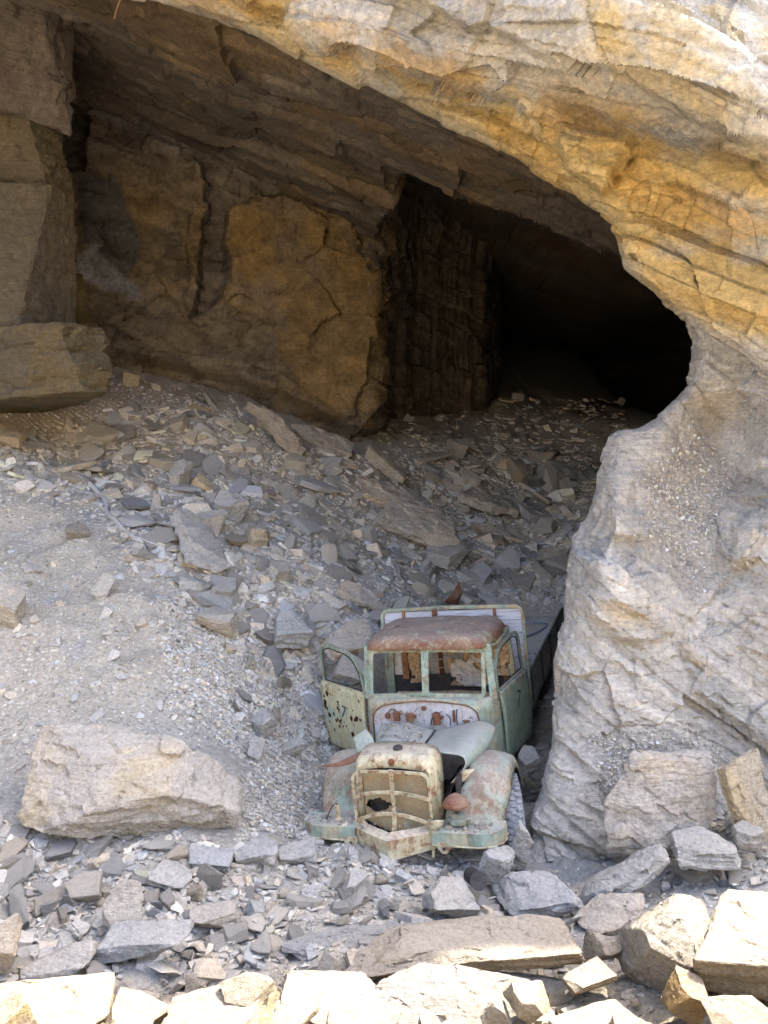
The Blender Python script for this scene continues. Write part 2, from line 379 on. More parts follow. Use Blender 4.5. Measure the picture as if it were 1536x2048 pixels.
# long smooth flakes and hollows of the lower wall
FD = FD - .12 * polymask(FX + wob, FY + wob, [(1185, 1205), (1230, 1200), (1330, 1245), (1340, 1262), (1240, 1275), (1190, 1240)], 10)
FD = FD - .10 * polymask(FX + wob, FY, [(1360, 1290), (1420, 1300), (1536, 1420), (1800, 1560), (1536, 1480), (1400, 1380)], 14)
FD = FD - .14 * polymask(FX + wob, FY + wob, [(1205, 1000), (1285, 1010), (1300, 1060), (1215, 1080)], 16)
FD = FD - .14 * polymask(FX + wob, FY + wob, [(1195, 1120), (1260, 1130), (1310, 1190), (1300, 1230), (1205, 1200)], 16)
FD = FD - .12 * polymask(FX, FY + wob, [(1470, 1040), (1500, 1010), (1520, 1060), (1490, 1120), (1470, 1110)], 8)
dist = np.hypot(FX - sx[:, None], FY - sy[:, None])
tr = np.clip(dist / 34.0, 0, 1)
FD = FD + .30 * (1 - np.sqrt(np.maximum(1 - (1 - tr) ** 2, 0)))
P = at(FX, FY, FD).astype(np.float32)
# the return: the inner side of the lip runs back into the cave, away from the sight line
tx = np.gradient(sx); ty = np.gradient(sy); ln = np.hypot(tx, ty); nx, ny = -ty / ln, tx / ln        # points out of the opening after the sign check
sg = np.sign(nx * (ox - sx) + ny * (oy - sy)); nx, ny = nx * sg, ny * sg
low = sstep(850, 1000, sy)
ret = []
for dY, off in ((7.5, 520), (5.5, 400), (4.0, 300), (3.0, 225), (2.2, 165), (1.6, 118), (1.1, 78), (.75, 50), (.5, 30), (.3, 16), (.17, 7), (.08, 2)):
    off2 = off * (1 + .6 * low)
    nxx = nx * (1 - low) + 1.0 * low; nyy = ny * (1 - low)
    ret.append(at(sx + nxx * off2, sy + nyy * off2, FD[:, 0] + dY))
ret = np.stack(ret, 1).astype(np.float32)
P = np.concatenate([ret, P], 1)
NR = ret.shape[1]
N = grid_normals(P)
cdir = P - CO; N = N * np.where((N[:, NR:] * cdir[:, NR:]).sum(-1).mean() > 0, -1, 1)
def blur(a, k):
    for ax in (0, 1):
        p_ = [(0, 0)] * 3; p_[ax] = (k, k); q_ = np.cumsum(np.pad(a, p_, mode='edge'), axis=ax, dtype=np.float64); n_ = a.shape[ax]
        hi_ = np.take(q_, range(2 * k, 2 * k + n_), ax); lo_ = np.take(q_, range(-1 + 1, n_), ax) - np.take(np.pad(a, p_, mode='edge'), range(0, n_), ax)
        a = (hi_ - lo_) / (2 * k + 1)
    return a
N = blur(N, 9); N /= np.maximum(np.linalg.norm(N, axis=-1, keepdims=True), 1e-6)
px, py = pix(P)
px[:, :NR] = sx[:, None]; py[:, :NR] = sy[:, None]
B = bed(P); wp = 0.35 * np.stack([fbm(P * 1.1 + k * 31, 3) for k in range(3)], -1)
fold = sstep(600, 1000, py) * 1.0
gravel = polymask(px + 30 * wp[..., 0], py, [(1290, 960), (1400, 880), (1450, 930), (1430, 1080), (1390, 1180), (1340, 1120), (1300, 1050)], 35)
gravel = np.maximum(gravel, polymask(px, py, [(1195, 1480), (1330, 1470), (1440, 1490), (1420, 1560), (1210, 1580)], 25))
soft = np.maximum(gravel, .55 * polymask(px, py, [(1220, 870), (1400, 780), (1470, 860), (1440, 980), (1230, 960)], 30))
f1, e1, k1 = facets(B * (.45, .55, 1.1) + wp * .3, .6, .75)
f4, e4, k4 = facets((P + wp * .25) * (1.3, 1.3, 1.1) + 40, .5, .8)
f3, e3, k3 = facets((B + wp * .3) * (4, 4.5, 12), .6, .8)
Bw = B + wp * (.10 + .08 * fold[..., None]); Bw[..., 2] += fold * .30 * B[..., 0]
t1, w1, q1 = strata(Bw, .62, 3, .30); t2, w2, q2 = strata(Bw, .21, 8, .7); t3, w3, q3 = strata(Bw, .075, 5, 1.3)
st = fbm(Bw * (.5, .5, 12), 3)
am = 1 - .72 * fold
d = .07 * f1 + am * (.15 * t1 + .055 * t2 + .018 * t3) + fold * (.06 * f4 + .012 * f3) + .010 * f3 + .014 * st + .018 * fbm(P * 3, 3) + .03 * fold * fbm(P * 1.6 + 60, 4)
d = d * (1 - .75 * soft) - .015 * (ridge(P * 2.5, 3) - .5)
e2, k2 = np.minimum(w2, 1 - w2), q2
lipband = sstep(0, 20, np.concatenate([np.zeros((len(sx), NR)), dist], 1))
d = d * (.55 + .45 * lipband)
d[:, -1] = 0
P = P + N * d[..., None]
# colour of the stone itself
grey = mixc((.43, .42, .41), (.53, .515, .49), .5 + .7 * fbm(P * 1.3 + 3, 4))
grey = mixc(grey, (.37, .40, .43), sstep(.15, .7, fbm(P * 1.7 + 77, 4)) * .6)
grey = mixc(grey, (.56, .54, .51), sstep(.3, .8, fbm((B + wp) * (.9, .9, 6) + 12, 4)) * .7)
zoneA = polymask(px + 40 * wp[..., 1], py + 60 * wp[..., 0], [(-800, -600), (430, -80), (760, 20), (1000, 150), (1200, 230), (1540, 320), (2100, 430), (2100, 800), (1500, 700), (1400, 640), (1290, 560), (1220, 470), (1060, 350), (770, 200), (430, 30), (-800, -300)], 45)
zoneB = polymask(px, py, [(700, -60), (1000, 0), (1540, -10), (2100, -700), (2100, 440), (1540, 310), (1200, 225), (900, 70)], 40)
och = sstep(-.35, .45, fbm(B * (.9, .9, 1.6) + 51, 4) + .25)
orange = sstep(.05, .6, fbm((B + .4 * wp) * (.9, 1.1, 3.4) + 21, 4))
c = mixc(grey, (.53, .41, .20), zoneA * och)
c = mixc(c, (.50, .32, .10), zoneA * orange * .6)
stain = np.zeros_like(px)
for poly in ([(1300, -20), (1360, -20), (1400, 60), (1380, 150), (1440, 230), (1420, 245), (1340, 200), (1290, 90)], [(1150, -10), (1230, 0), (1250, 60), (1330, 150), (1310, 215), (1230, 180), (1190, 60)],
             [(1420, -20), (1480, -20), (1490, 100), (1536, 110), (1450, 80)], [(1425, 165), (1450, 175), (1465, 245), (1430, 240)], [(1500, 40), (1580, 20), (1600, 110), (1530, 105)]):
    stain = np.maximum(stain, polymask(px + 50 * wp[..., 2], py + 40 * wp[..., 0], poly, 10))
c = mixc(c, (.55, .44, .24), stain * (.55 + .45 * orange))
c = mixc(c, (.55, .50, .40), zoneB * (1 - stain) * sstep(-.2, .6, fbm(P * 2.1 + 91, 4)) * .6)
yel = polymask(px + 25 * wp[..., 0], py + 25 * wp[..., 1], [(1185, 1210), (1225, 1205), (1335, 1250), (1335, 1262), (1250, 1262), (1185, 1240)], 22)
yel = np.maximum(yel, .8 * polymask(px, py + 20 * wp[..., 1], [(1355, 1285), (1375, 1290), (1420, 1350), (1405, 1360), (1370, 1330)], 16))
yel = np.maximum(yel, .5 * polymask(px, py, [(1390, 800), (1430, 790), (1430, 860), (1400, 870)], 14))
c = mixc(c, (.52, .39, .20), yel * np.clip(.35 + .6 * fbm(Bw * (2, 2, 14) + 5, 3), 0, .8))
c = mixc(c, (.30, .32, .33), polymask(px + 30 * wp[..., 0], py, [(1390, 1340), (1440, 1360), (1536, 1450), (1700, 1560), (1500, 1470), (1400, 1410)], 16) * .55)
c = mixc(c, (.36, .355, .355), gravel * .8)
c = mixc(c, (.42, .40, .365), soft * .4)
c = c * (1 + .14 * st - (.30 - .22 * fold) * sstep(.09, .0, e2) + .26 * (k2 - .5) + .16 * (k4 - .5))[..., None]
# beyond the picture the wall runs on and the top of the cliff goes back under the hillside
right = sstep(1900, 2000, ox) * sstep(-900, -500, oy)
ext = np.stack([P[:, -1] + np.stack([k * (14 * right), k * (3 * (1 - right) - .5 * right), k * (2.0 * (1 - right))], -1) for k in (.35, 1, 2.4)], 1)
P = np.concatenate([P, ext], 1); c = np.concatenate([c, np.repeat(c[:, -1:], 3, 1)], 1)
cliff = link('cliff_face', grid_mesh('cliff_face', P, np.clip(c * WARM * 1.05, .02, .8)), 'cliff_rock'); tag(cliff, kind='structure'); cliff.data.set_sharp_from_angle(angle=R(42))
CLIFF_P, CLIFF_N, CLIFF_GRAVEL = P[:, NR:NR + NV], N[:, NR:NR + NV], gravel[:, NR:]

# ---- the cave: ceiling and walls --------------------------------------------------------------------------------
cx = np.concatenate([np.linspace(-24, -12, 10)[:-1], np.arange(-12, 6, .055), np.linspace(6, 22, 14)])
cyy = np.concatenate([np.arange(9.6, 21.5, .06), np.linspace(21.6, 56, 40)])
X, Y = np.meshgrid(cx, cyy, indexing='ij')
Z = 8.9 - .40 * np.clip(X, -9, 8) + .02 * (Y - 10)
edge = 15.0 + .25 * fbm(np.stack([X * .8, X * 0, X * 0], -1), 3)
up = sstep(0, .35, Y - edge) * sstep(.35, 1.5, X + .12 * (Y - 15))
Z = Z + 2.6 * up + .35 * sstep(0, .25, Y - 12.9 + .12 * X) - .3 * sstep(0, .2, Y - 17 + .2 * X) * (1 - up)
P = np.stack([X, Y, Z], -1).astype(np.float32); B = bed(P); wp = .4 * np.stack([fbm(P * .9 + k * 13, 3) for k in range(3)], -1)
f1, e1, k1 = facets(P * (.55, .8, .9) + .3 * wp, .6, .8); f2, e2, k2 = facets((P + .25 * wp) * (1.3, 2.2, 2), .6, .8)
t1, w1, q1 = strata(B + .15 * wp, .5, 3, .35); t2, w2, q2 = strata(B + .1 * wp, .17, 8, .8)
P[..., 2] += .12 * f1 + .04 * f2 + .13 * t1 + .06 * t2
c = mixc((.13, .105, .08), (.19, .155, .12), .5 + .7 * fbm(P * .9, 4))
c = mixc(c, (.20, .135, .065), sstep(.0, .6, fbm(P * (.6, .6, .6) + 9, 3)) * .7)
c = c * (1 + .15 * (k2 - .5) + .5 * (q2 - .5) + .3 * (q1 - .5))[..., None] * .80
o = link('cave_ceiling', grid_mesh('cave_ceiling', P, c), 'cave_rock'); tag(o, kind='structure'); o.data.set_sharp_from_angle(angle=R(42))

plan = [(-60, 2), (-26, 2.5), (-15, 5), (-11.5, 9), (-9.6, 14), (-8.6, 17.2), tuple(at(150, 800, 18.7)[:2]), tuple(at(400, 800, 19.3)[:2]), tuple(at(600, 800, 19.9)[:2]), tuple(at(748, 800, 20.4)[:2]),
        (.06, 21.0), (.35, 24.0), (1.0, 25.4), (2.2, 26.3), (3.3, 27.4), (4.3, 30), (5.6, 40), (8.2, 52), (16, 54), (17, 40), (14, 25), (11.5, 15), (11, 9)]
plan = np.array(plan, float); ps = np.r_[0, np.cumsum(np.hypot(*np.diff(plan, axis=0).T))]
i0, i1 = 5, 15
us = np.concatenate([np.linspace(0, ps[i0], 40)[:-1], np.arange(ps[i0], ps[i1], .05), np.linspace(ps[i1], ps[-1], 60)])
zs = np.concatenate([np.arange(2.6, 12.6, .055), [13.5, 15]])
WX = np.interp(us, ps, plan[:, 0]); WY = np.interp(us, ps, plan[:, 1])
k = np.ones(9) / 9; WX[50:-50] = np.convolve(WX, k, 'same')[50:-50]; WY[50:-50] = np.convolve(WY, k, 'same')[50:-50]
X = np.repeat(WX[:, None], len(zs), 1); Y = np.repeat(WY[:, None], len(zs), 1); Z = np.repeat(zs[None], len(us), 0)
tg = np.stack([np.gradient(WX), np.gradient(WY)], -1); tg /= np.linalg.norm(tg, axis=1, keepdims=True)
NN = np.stack([tg[:, 1], -tg[:, 0], 0 * tg[:, 0]], -1)[:, None] * np.ones((1, len(zs), 1))      # into the cave
P = np.stack([X, Y, Z], -1).astype(np.float32); px, py = pix(P)
wp = .4 * np.stack([fbm(P * .9 + k_ * 13, 3) for k_ in range(3)], -1); B = bed(P)
qx, qy = px + 22 * wp[..., 0] + 7 * fbm(P * 6, 3), py + 22 * wp[..., 1] + 7 * fbm(P * 6 + 9, 3)
vis = (Y < 23.5)
slabA = polymask(qx, qy, [(455, 430), (530, 395), (600, 402), (700, 432), (722, 520), (745, 545), (768, 600), (745, 680), (732, 760), (708, 835), (560, 830), (548, 660), (430, 600), (470, 540), (448, 470)], 5) * vis
slabB = polymask(qx, qy, [(700, 405), (800, 380), (806, 470), (790, 510), (706, 500)], 5) * vis
groove = polymask(qx, qy, [(410, 345), (455, 430), (448, 470), (460, 540), (435, 600), (385, 640), (395, 560), (412, 480)], 6) * vis
flake = polymask(qx, qy, [(382, 330), (407, 345), (412, 480), (395, 560), (378, 640), (366, 620), (384, 480)], 4) * vis
lowr = polymask(qx, qy, [(200, 640), (370, 630), (540, 650), (600, 780), (740, 860), (740, 930), (200, 800)], 10) * vis
white = polymask(qx, qy, [(158, 520), (200, 498), (262, 560), (290, 605), (160, 560)], 6) * vis
dark = polymask(qx, qy, [(165, 340), (235, 360), (285, 480), (262, 560), (200, 498), (172, 490)], 8) * vis
hole = polymask(qx, qy, [(122, 205), (150, 160), (185, 190), (186, 260), (176, 345), (130, 330)], 5) * vis
stry = np.clip((Y - 21) / 2, 0, 1) * (1 - np.clip((Y - 30) / 4, 0, 1))
f1, e1, k1 = facets(B * (.45, .45, .8) + .22 * wp, .6, .8); f2, e2, k2 = facets((B + .2 * wp) * (1.3, 1.3, 2.6), .6, .8)
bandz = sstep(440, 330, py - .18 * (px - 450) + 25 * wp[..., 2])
t1, w1, q1 = strata(B + .15 * wp, .55, 4, .35); t2, w2, q2 = strata(B + .12 * wp, .18, 9, .8); sA = 1 - .75 * slabA
d = .14 * f1 + .05 * f2 * sA * (1 - .7 * stry) + (.13 * t1 + .05 * t2) * sA * (.45 + .55 * bandz) + .02 * fbm(P * 3, 3)
d = d + .22 * slabA + .20 * slabB - .28 * groove + .16 * flake + .10 * lowr - .8 * hole + .30 * bandz + .12 * dark
d = d + stry * (.12 * fbm(np.stack([us[:, None] * 2.2 + 0 * Z, Z * .12, Z * 0], -1), 3))
gap = gz(X.ravel(), np.clip(Y.ravel(), 4, 40)).reshape(X.shape)
d = d - .55 * sstep(.62, .25, Z - gap) * vis * sstep(190, 260, px)                # dark undercut along the foot of the wall
d[(us < ps[i0] - 2)[:, None] & np.ones_like(d, bool)] *= 2.0
P = P + NN * d[..., None]
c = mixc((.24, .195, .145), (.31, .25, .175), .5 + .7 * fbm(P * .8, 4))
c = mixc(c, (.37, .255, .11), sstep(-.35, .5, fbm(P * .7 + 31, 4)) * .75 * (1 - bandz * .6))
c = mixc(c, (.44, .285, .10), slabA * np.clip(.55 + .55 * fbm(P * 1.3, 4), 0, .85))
c = mixc(c, (.46, .46, .47), white * .9); c = mixc(c, (.13, .14, .155), dark * .75); c = mixc(c, (.07, .085, .05), hole * .7)  # shade painted into the hole; white and dark are rock colour
c = mixc(c, (.23, .20, .185), bandz * .55); c = mixc(c, (.30, .24, .155), lowr * .5); c = mixc(c, (.20, .17, .14), groove * .6)  # groove's shade is painted in; band and low rock are own tones
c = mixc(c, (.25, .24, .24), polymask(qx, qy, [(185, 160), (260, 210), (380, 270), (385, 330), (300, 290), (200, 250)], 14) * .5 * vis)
c = mixc(c, (.21, .175, .13), stry * .8)  # recess wall's fade into the dark tunnel is put into its colour
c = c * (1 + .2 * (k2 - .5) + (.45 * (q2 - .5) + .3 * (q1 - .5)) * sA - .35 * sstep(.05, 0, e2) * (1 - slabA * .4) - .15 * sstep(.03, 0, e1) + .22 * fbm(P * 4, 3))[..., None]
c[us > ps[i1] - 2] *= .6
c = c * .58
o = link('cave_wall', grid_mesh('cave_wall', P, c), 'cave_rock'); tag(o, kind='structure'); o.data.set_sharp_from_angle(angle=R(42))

# ---- the hill above ------------------------------------------------------------------------------------------------
hx = np.linspace(-62, 62, 90); hy = np.linspace(0, 1, 50) ** 1.5
X, Y = np.meshgrid(hx, hy, indexing='ij')
hf = np.interp(X, [-60, -9, -4, 2, 6, 10, 60], [12, 11.5, 11.0, 10.5, 10.0, 9.8, 9.6]); Y = hf + Y * (80 - hf)
Z = 4.2 + 1.06 * hf - .6 + .30 * (Y - hf) + .8 * fbm(np.stack([X * .12, Y * .12, 0 * X], -1), 3) * sstep(8, 14, Y)
fade = sstep(62, 50, np.abs(X)) * sstep(80, 66, Y)
Z = Z * fade - 3 * (1 - fade)
P = np.stack([X, Y, Z], -1)
c = mixc((.30, .27, .22), (.38, .35, .30), .5 + .5 * fbm(P * .3, 3))
o = link('hillside', grid_mesh('hillside', P, c), 'ground_dust'); tag(o, kind='structure')

# ================================================================== LOOSE ROCK
rng = random.Random(11); nr = np.random.RandomState(11)
def cut_block(seed, cuts=7, slab=0.0, bevel=0.0, tilt=.5):
    """a block split off along joints: a cube cut by random planes"""
    r = random.Random(seed); bm = bmesh.new(); bmesh.ops.create_cube(bm, size=2.0)
    for k in range(cuts):
        if k < 4:                                       # steep joints round the sides
            a = r.uniform(0, 2 * math.pi); n = Vector((math.cos(a), math.sin(a), r.uniform(-.35, .35)))
        elif k < 6: n = Vector((r.uniform(-tilt, tilt), r.uniform(-tilt, tilt), 1 if k == 4 else -1))
        else: n = Vector((r.gauss(0, 1), r.gauss(0, 1), r.gauss(0, .8)))
        n.normalize(); dd = r.uniform(.62, .95) if k < 6 else r.uniform(.8, 1.1)
        g = bm.verts[:] + bm.edges[:] + bm.faces[:]
        res = bmesh.ops.bisect_plane(bm, geom=g, plane_co=n * dd, plane_no=n, clear_outer=True, dist=1e-4)
        ed = [e for e in bm.edges if e.is_boundary]
        if ed: bmesh.ops.edgenet_fill(bm, edges=ed)
    bmesh.ops.remove_doubles(bm, verts=bm.verts[:], dist=.03)
    bmesh.ops.recalc_face_normals(bm, faces=bm.faces[:])
    if bevel: 
        bmesh.ops.bevel(bm, geom=bm.edges[:], offset=bevel, segments=1, affect='EDGES', clamp_overlap=True)
    return bm
def bm_arrays(bm):
    bmesh.ops.triangulate(bm, faces=bm.faces[:]); bm.verts.index_update()
    V = np.array([v.co[:] for v in bm.verts], np.float32); F = np.array([[v.index for v in f.verts] for f in bm.faces], np.int32)
    bm.free(); return V, F
def fine_rock(seed, dims, target=.05, cuts=8, bevel=.05, rough=.02, layers=.02, tilt=.5):
    """a larger rock: cut block, chipped edges, bedding on its sides; returns a mesh in metres, z = bedding normal"""
    bm = cut_block(seed, cuts, bevel=bevel, tilt=tilt)
    S = np.array(dims) / 2
    for v in bm.verts: v.co = Vector((v.co.x * S[0], v.co.y * S[1], v.co.z * S[2]))
    for _ in range(6):
        bmesh.ops.triangulate(bm, faces=[f for f in bm.faces if len(f.verts) > 3])
        ed = [e for e in bm.edges if e.calc_length() > target]
        if not ed or len(bm.verts) > 14000: break
        bmesh.ops.subdivide_edges(bm, edges=ed, cuts=1)
    bm.normal_update()
    V = np.array([v.co[:] for v in bm.verts], np.float32); Nn = np.array([v.normal[:] for v in bm.verts], np.float32)
    off = np.array([seed * 3.7 % 50, seed * 1.3 % 50, seed * 2.1 % 50], np.float32)
    side = 1 - np.abs(Nn[:, 2:3]) ** 2
    f, e, kk = facets((V + off) * (3.2 / max(dims) * 1.6 + .8) * np.array([1, 1, 2.2], np.float32), .5, .9)
    Vn = V + Nn * (rough * f[:, None] * 1.1 + rough * .8 * fbm((V + off) * 4, 4)[:, None])
    q = (V + off) * (np.array([.8, .8, 1 / max(.05, min(dims) * .16)], np.float32))
    Vn += Nn * side * layers * fbm(q, 3)[:, None]
    Vn += Nn * .35 * rough * fbm((V + off) * 16, 3)[:, None]
    for v, p in zip(bm.verts, Vn): v.co = p
    me = bpy.data.meshes.new('rock'); bm.to_mesh(me); bm.free()
    me.polygons.foreach_set('use_smooth', np.ones(len(me.polygons), bool)); me.set_sharp_from_angle(angle=R(38))
    return me
def rock_colour(me, base, alt=None, seed=0, amt=.6):
    n = len(me.vertices); V = np.empty(n * 3, np.float32); me.vertices.foreach_get('co', V); V = V.reshape(-1, 3) + seed * 1.7
    c = np.ones((n, 3), np.float32) * np.array(base, np.float32)
    if alt is not None: c = mixc(c, alt, sstep(-.25, .55, fbm(V * 1.6, 4)) * amt)
    c = c * (1 + .10 * fbm(V * 3.3, 3))[:, None]
    set_col(me, np.clip(c * (WARM if max(base) < .9 else 1), .02, .85))

GREY, TAN, BLUE, CREAM, BROWN, PALE = (.37, .36, .345), (.45, .385, .295), (.315, .33, .35), (.23, .19, .132), (.27, .24, .20), (.44, .425, .40)  # CREAM kept dark for rocks in direct sun
ORNG = (.46, .29, .10)
def fitted(me, rot, bbox, Y, depth=1.0):
    """turn the rock, then size and set it so that it covers its place in the photograph at distance Y"""
    n = len(me.vertices); V = np.empty(n * 3, np.float32); me.vertices.foreach_get('co', V)
    V = V.reshape(-1, 3) @ np.array(Euler([R(a) for a in rot], 'XYZ').to_matrix()).T
    x0, y0, x1, y1 = bbox; cen = at((x0 + x1) / 2, (y0 + y1) / 2, Y)
    V = V - (V.max(0) + V.min(0)) / 2
    for _ in range(12):
        a, b = pix(V + cen)
        kx = (x1 - x0) / max(a.max() - a.min(), 1); kz = (y1 - y0) / max(b.max() - b.min(), 1)
        kx, kz = np.clip(kx, .7, 1.4), np.clip(kz, .7, 1.4)
        V *= np.array([kx, math.sqrt(kx * kz), kz])
        a, b = pix(V + cen)
        cen = cen + np.array([((x0 + x1) / 2 - (a.max() + a.min()) / 2) * Y / FPX, 0, ((b.max() + b.min()) / 2 - (y0 + y1) / 2) * Y / FPX])
    V[:, 1] *= depth
    org = np.array([0, 0, V[:, 2].min()]); V = V - org; cen = cen + org
    me.vertices.foreach_set('co', np.ascontiguousarray(V, np.float32).ravel()); me.update()
    return cen
ROCKS = []
def hero(label, bbox, dims, rot, Y=None, base=GREY, alt=None, seed=0, name='rock', cat='rock', rough=None, layers=None, cuts=8, depth=1.0, amt=.6, bevel=.024, group=None, mat='loose_rock', tilt=.5, dy=0):
    x0, y0, x1, y1 = bbox
    if Y is None:
        Pg, h = on_ground([(x0 + x1) / 2], [y1 - .25 * (y1 - y0)]); Y = float(Pg[0, 1]) - .1 + dy
    m = max(dims)
    size = (x1 - x0) / FPX * Y
    k = max(size, (y1 - y0) / FPX * Y) / m
    dm = [a * k for a in dims]
    me = fine_rock(seed or (len(ROCKS) * 7 + 3), dm, target=max(.028, .0042 * Y, max(dm) / 46), cuts=cuts, bevel=bevel, rough=(.013 if Y < 6.2 else .022) * min(max(dm), 1.6) if rough is None else rough,
                   layers=(.016 if Y < 6.2 else .03) * min(max(dm), 1.2) if layers is None else layers, tilt=tilt)
    cen = fitted(me, rot, bbox, Y, depth)
    if mat == 'loose_rock':
        gain = float(np.interp(Y, [6.3, 9, 14], [.92, 1.05, 1.25]))     # dusty pile, painted paler with depth to offset light falling off
        base = tuple(min(.66, c * gain) for c in base); alt = None if alt is None else tuple(min(.66, c * gain) for c in alt)
    rock_colour(me, base, alt, len(ROCKS), amt)
    o = link(name, me, mat); o.location = cen; tag(o, label, cat, group); ROCKS.append((o, bbox)); return o

# ---- quarried ledges on the left wall of the cave --------------------------------------------------------------
LED = dict(mat='cave_rock', name='rock_ledge', cat='rock ledge', depth=.8)
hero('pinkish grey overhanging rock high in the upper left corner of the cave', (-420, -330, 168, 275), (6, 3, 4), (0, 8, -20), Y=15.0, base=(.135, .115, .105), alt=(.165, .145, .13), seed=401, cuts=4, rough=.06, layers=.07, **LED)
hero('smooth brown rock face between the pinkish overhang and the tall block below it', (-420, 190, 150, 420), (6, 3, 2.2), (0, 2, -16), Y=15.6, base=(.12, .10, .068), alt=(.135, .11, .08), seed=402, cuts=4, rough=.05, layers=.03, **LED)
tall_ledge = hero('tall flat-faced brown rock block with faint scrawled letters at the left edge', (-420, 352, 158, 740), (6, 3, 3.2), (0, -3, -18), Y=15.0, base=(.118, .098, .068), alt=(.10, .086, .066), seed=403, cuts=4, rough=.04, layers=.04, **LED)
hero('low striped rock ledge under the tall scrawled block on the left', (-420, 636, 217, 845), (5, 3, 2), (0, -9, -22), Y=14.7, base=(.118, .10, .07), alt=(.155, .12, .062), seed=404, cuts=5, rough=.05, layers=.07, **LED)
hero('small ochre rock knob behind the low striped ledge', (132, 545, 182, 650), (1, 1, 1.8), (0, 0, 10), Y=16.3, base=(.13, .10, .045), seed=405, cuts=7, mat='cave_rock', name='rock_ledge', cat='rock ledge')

# ---- the rocks one can point to ---------------------------------------------------------------------------------
H = hero
H('huge cream and grey boulder lying left of the truck', (33, 1446, 492, 1678), (2.4, 1.2, 1.15), (24, 2, 4), base=(.42, .40, .375), alt=(.46, .40, .30), seed=21, name='boulder', cat='boulder', cuts=9, rough=.035, layers=.04, amt=.75)
# sunlit foreground: base colours lowered so the sun does not blow them out
H('pale sunlit boulder in the bottom left corner', (-60, 1944, 232, 2120), (1.3, 1, .9), (18, 6, 10), base=CREAM, alt=(.25, .205, .145), seed=33, name='boulder', cat='boulder', Y=4.85)
H('small ochre streaked rock in front of the bottom left boulder', (-40, 1985, 78, 2110), (.7, .5, .5), (20, -10, 0), base=(0.269, 0.213, 0.123), alt=(.22, .213, .20), seed=34, Y=4.55)
H('sunlit slab at the bottom edge right of the corner boulder', (205, 2010, 310, 2100), (.8, .6, .4), (20, 18, 0), base=CREAM, alt=(.25, .205, .145), seed=35, Y=4.65)
H('broad sunlit block at the bottom edge with a small slab on it', (318, 1952, 560, 2110), (1.0, .9, .6), (22, -4, -8), base=CREAM, alt=(0.280, 0.235, 0.157), seed=36, name='boulder', cat='boulder', Y=4.80)
H('small pale slab lying on the broad sunlit block', (440, 1944, 552, 2014), (.5, .35, .1), (34, -12, 20), base=(0.207, 0.179, 0.132), seed=37, Y=4.82)
H('rippled grey and tan flat rock at the bottom centre', (560, 1940, 790, 2070), (.9, .8, .4), (30, 8, 0), base=(.25, .21, .155), alt=(.22, .213, .20), seed=38, Y=5.05)
H('wide flat grey and cream slab at the bottom edge', (735, 1925, 1062, 2085), (1.2, 1, .35), (36, 6, -5), base=(0.235, 0.224, 0.213), alt=CREAM, seed=39, name='boulder', cat='boulder', Y=5.10)
H('long rounded tan boulder in front of the steel pipe', (690, 1828, 1172, 1965), (1.7, .8, .55), (22, -7, 6), base=(0.263, 0.227, 0.174), alt=(0.280, 0.213, 0.123), seed=40, name='boulder', cat='boulder', Y=5.65)
H('grey slab sloping down behind the long tan boulder', (560, 1840, 960, 1945), (1.4, .7, .2), (28, -10, 0), base=(0.202, 0.202, 0.202), alt=(.20, .21, .225), seed=41, Y=5.95)
H('rounded pale boulder left of the big sunlit block, bottom right', (1228, 1788, 1440, 2010), (.9, .9, .95), (15, 8, 10), base=(0.263, 0.241, 0.207), alt=CREAM, seed=42, name='boulder', cat='boulder', Y=5.45)
H('largest sunlit cream block in the bottom right corner', (1385, 1778, 1720, 2030), (1.3, 1.1, 1), (20, -4, -14), base=(0.207, 0.179, 0.132), alt=CREAM, seed=43, name='boulder', cat='boulder', Y=5.25)
H('orange rock wedged under the big sunlit block', (1320, 1930, 1420, 2060), (.5, .5, .5), (10, 20, 0), base=(0.213, 0.140, 0.056), alt=(.25, .205, .145), seed=44, Y=4.90)
H('squarish tan block left of the rounded pale boulder', (1126, 1912, 1234, 1992), (.5, .4, .35), (15, -14, 20), base=(.25, .21, .155), seed=45, Y=5.35)
H('grey block on top of the squarish tan block', (1165, 1860, 1245, 1925), (.5, .35, .3), (20, 12, -10), base=(.22, .213, .20), alt=(.25, .205, .145), seed=46, Y=5.65)
H('sunlit slab with a broken edge at the bottom edge, right of centre', (1075, 1998, 1345, 2110), (1, .7, .5), (24, -6, 6), base=CREAM, alt=(0.280, 0.235, 0.157), seed=47, name='boulder', cat='boulder', Y=4.65)
H('pale chunk at the bottom edge between flat slab and broken slab', (1005, 1960, 1100, 2050), (.5, .4, .4), (14, 22, 10), base=(0.280, 0.246, 0.190), seed=48, Y=4.85)
H('narrow tilted slab at the bottom edge right of centre', (960, 1990, 1025, 2080), (.35, .3, .4), (10, 30, 0), base=(0.258, 0.235, 0.202), seed=49, Y=4.80)
H('pale rock in the bottom right corner below the orange rock', (1400, 1990, 1580, 2110), (.8, .6, .4), (20, -10, 0), base=CREAM, alt=(.26, .165, .06), seed=50, Y=4.60, amt=.3)
H('small sunlit wedge at the bottom edge', (1215, 2030, 1310, 2110), (.5, .4, .3), (20, 10, 0), base=(0.280, 0.235, 0.168), seed=51, Y=4.50)
H('cream slab filling the gap right of the corner boulder', (225, 1975, 345, 2070), (.8, .6, .35), (24, 10, 0), base=CREAM, alt=(.25, .205, .145), seed=151, Y=4.95)
H('tan wedge between broad sunlit block and rippled flat rock', (520, 1985, 640, 2075), (.8, .6, .35), (24, -8, 10), base=(.25, .21, .155), alt=CREAM, seed=152, Y=4.9)
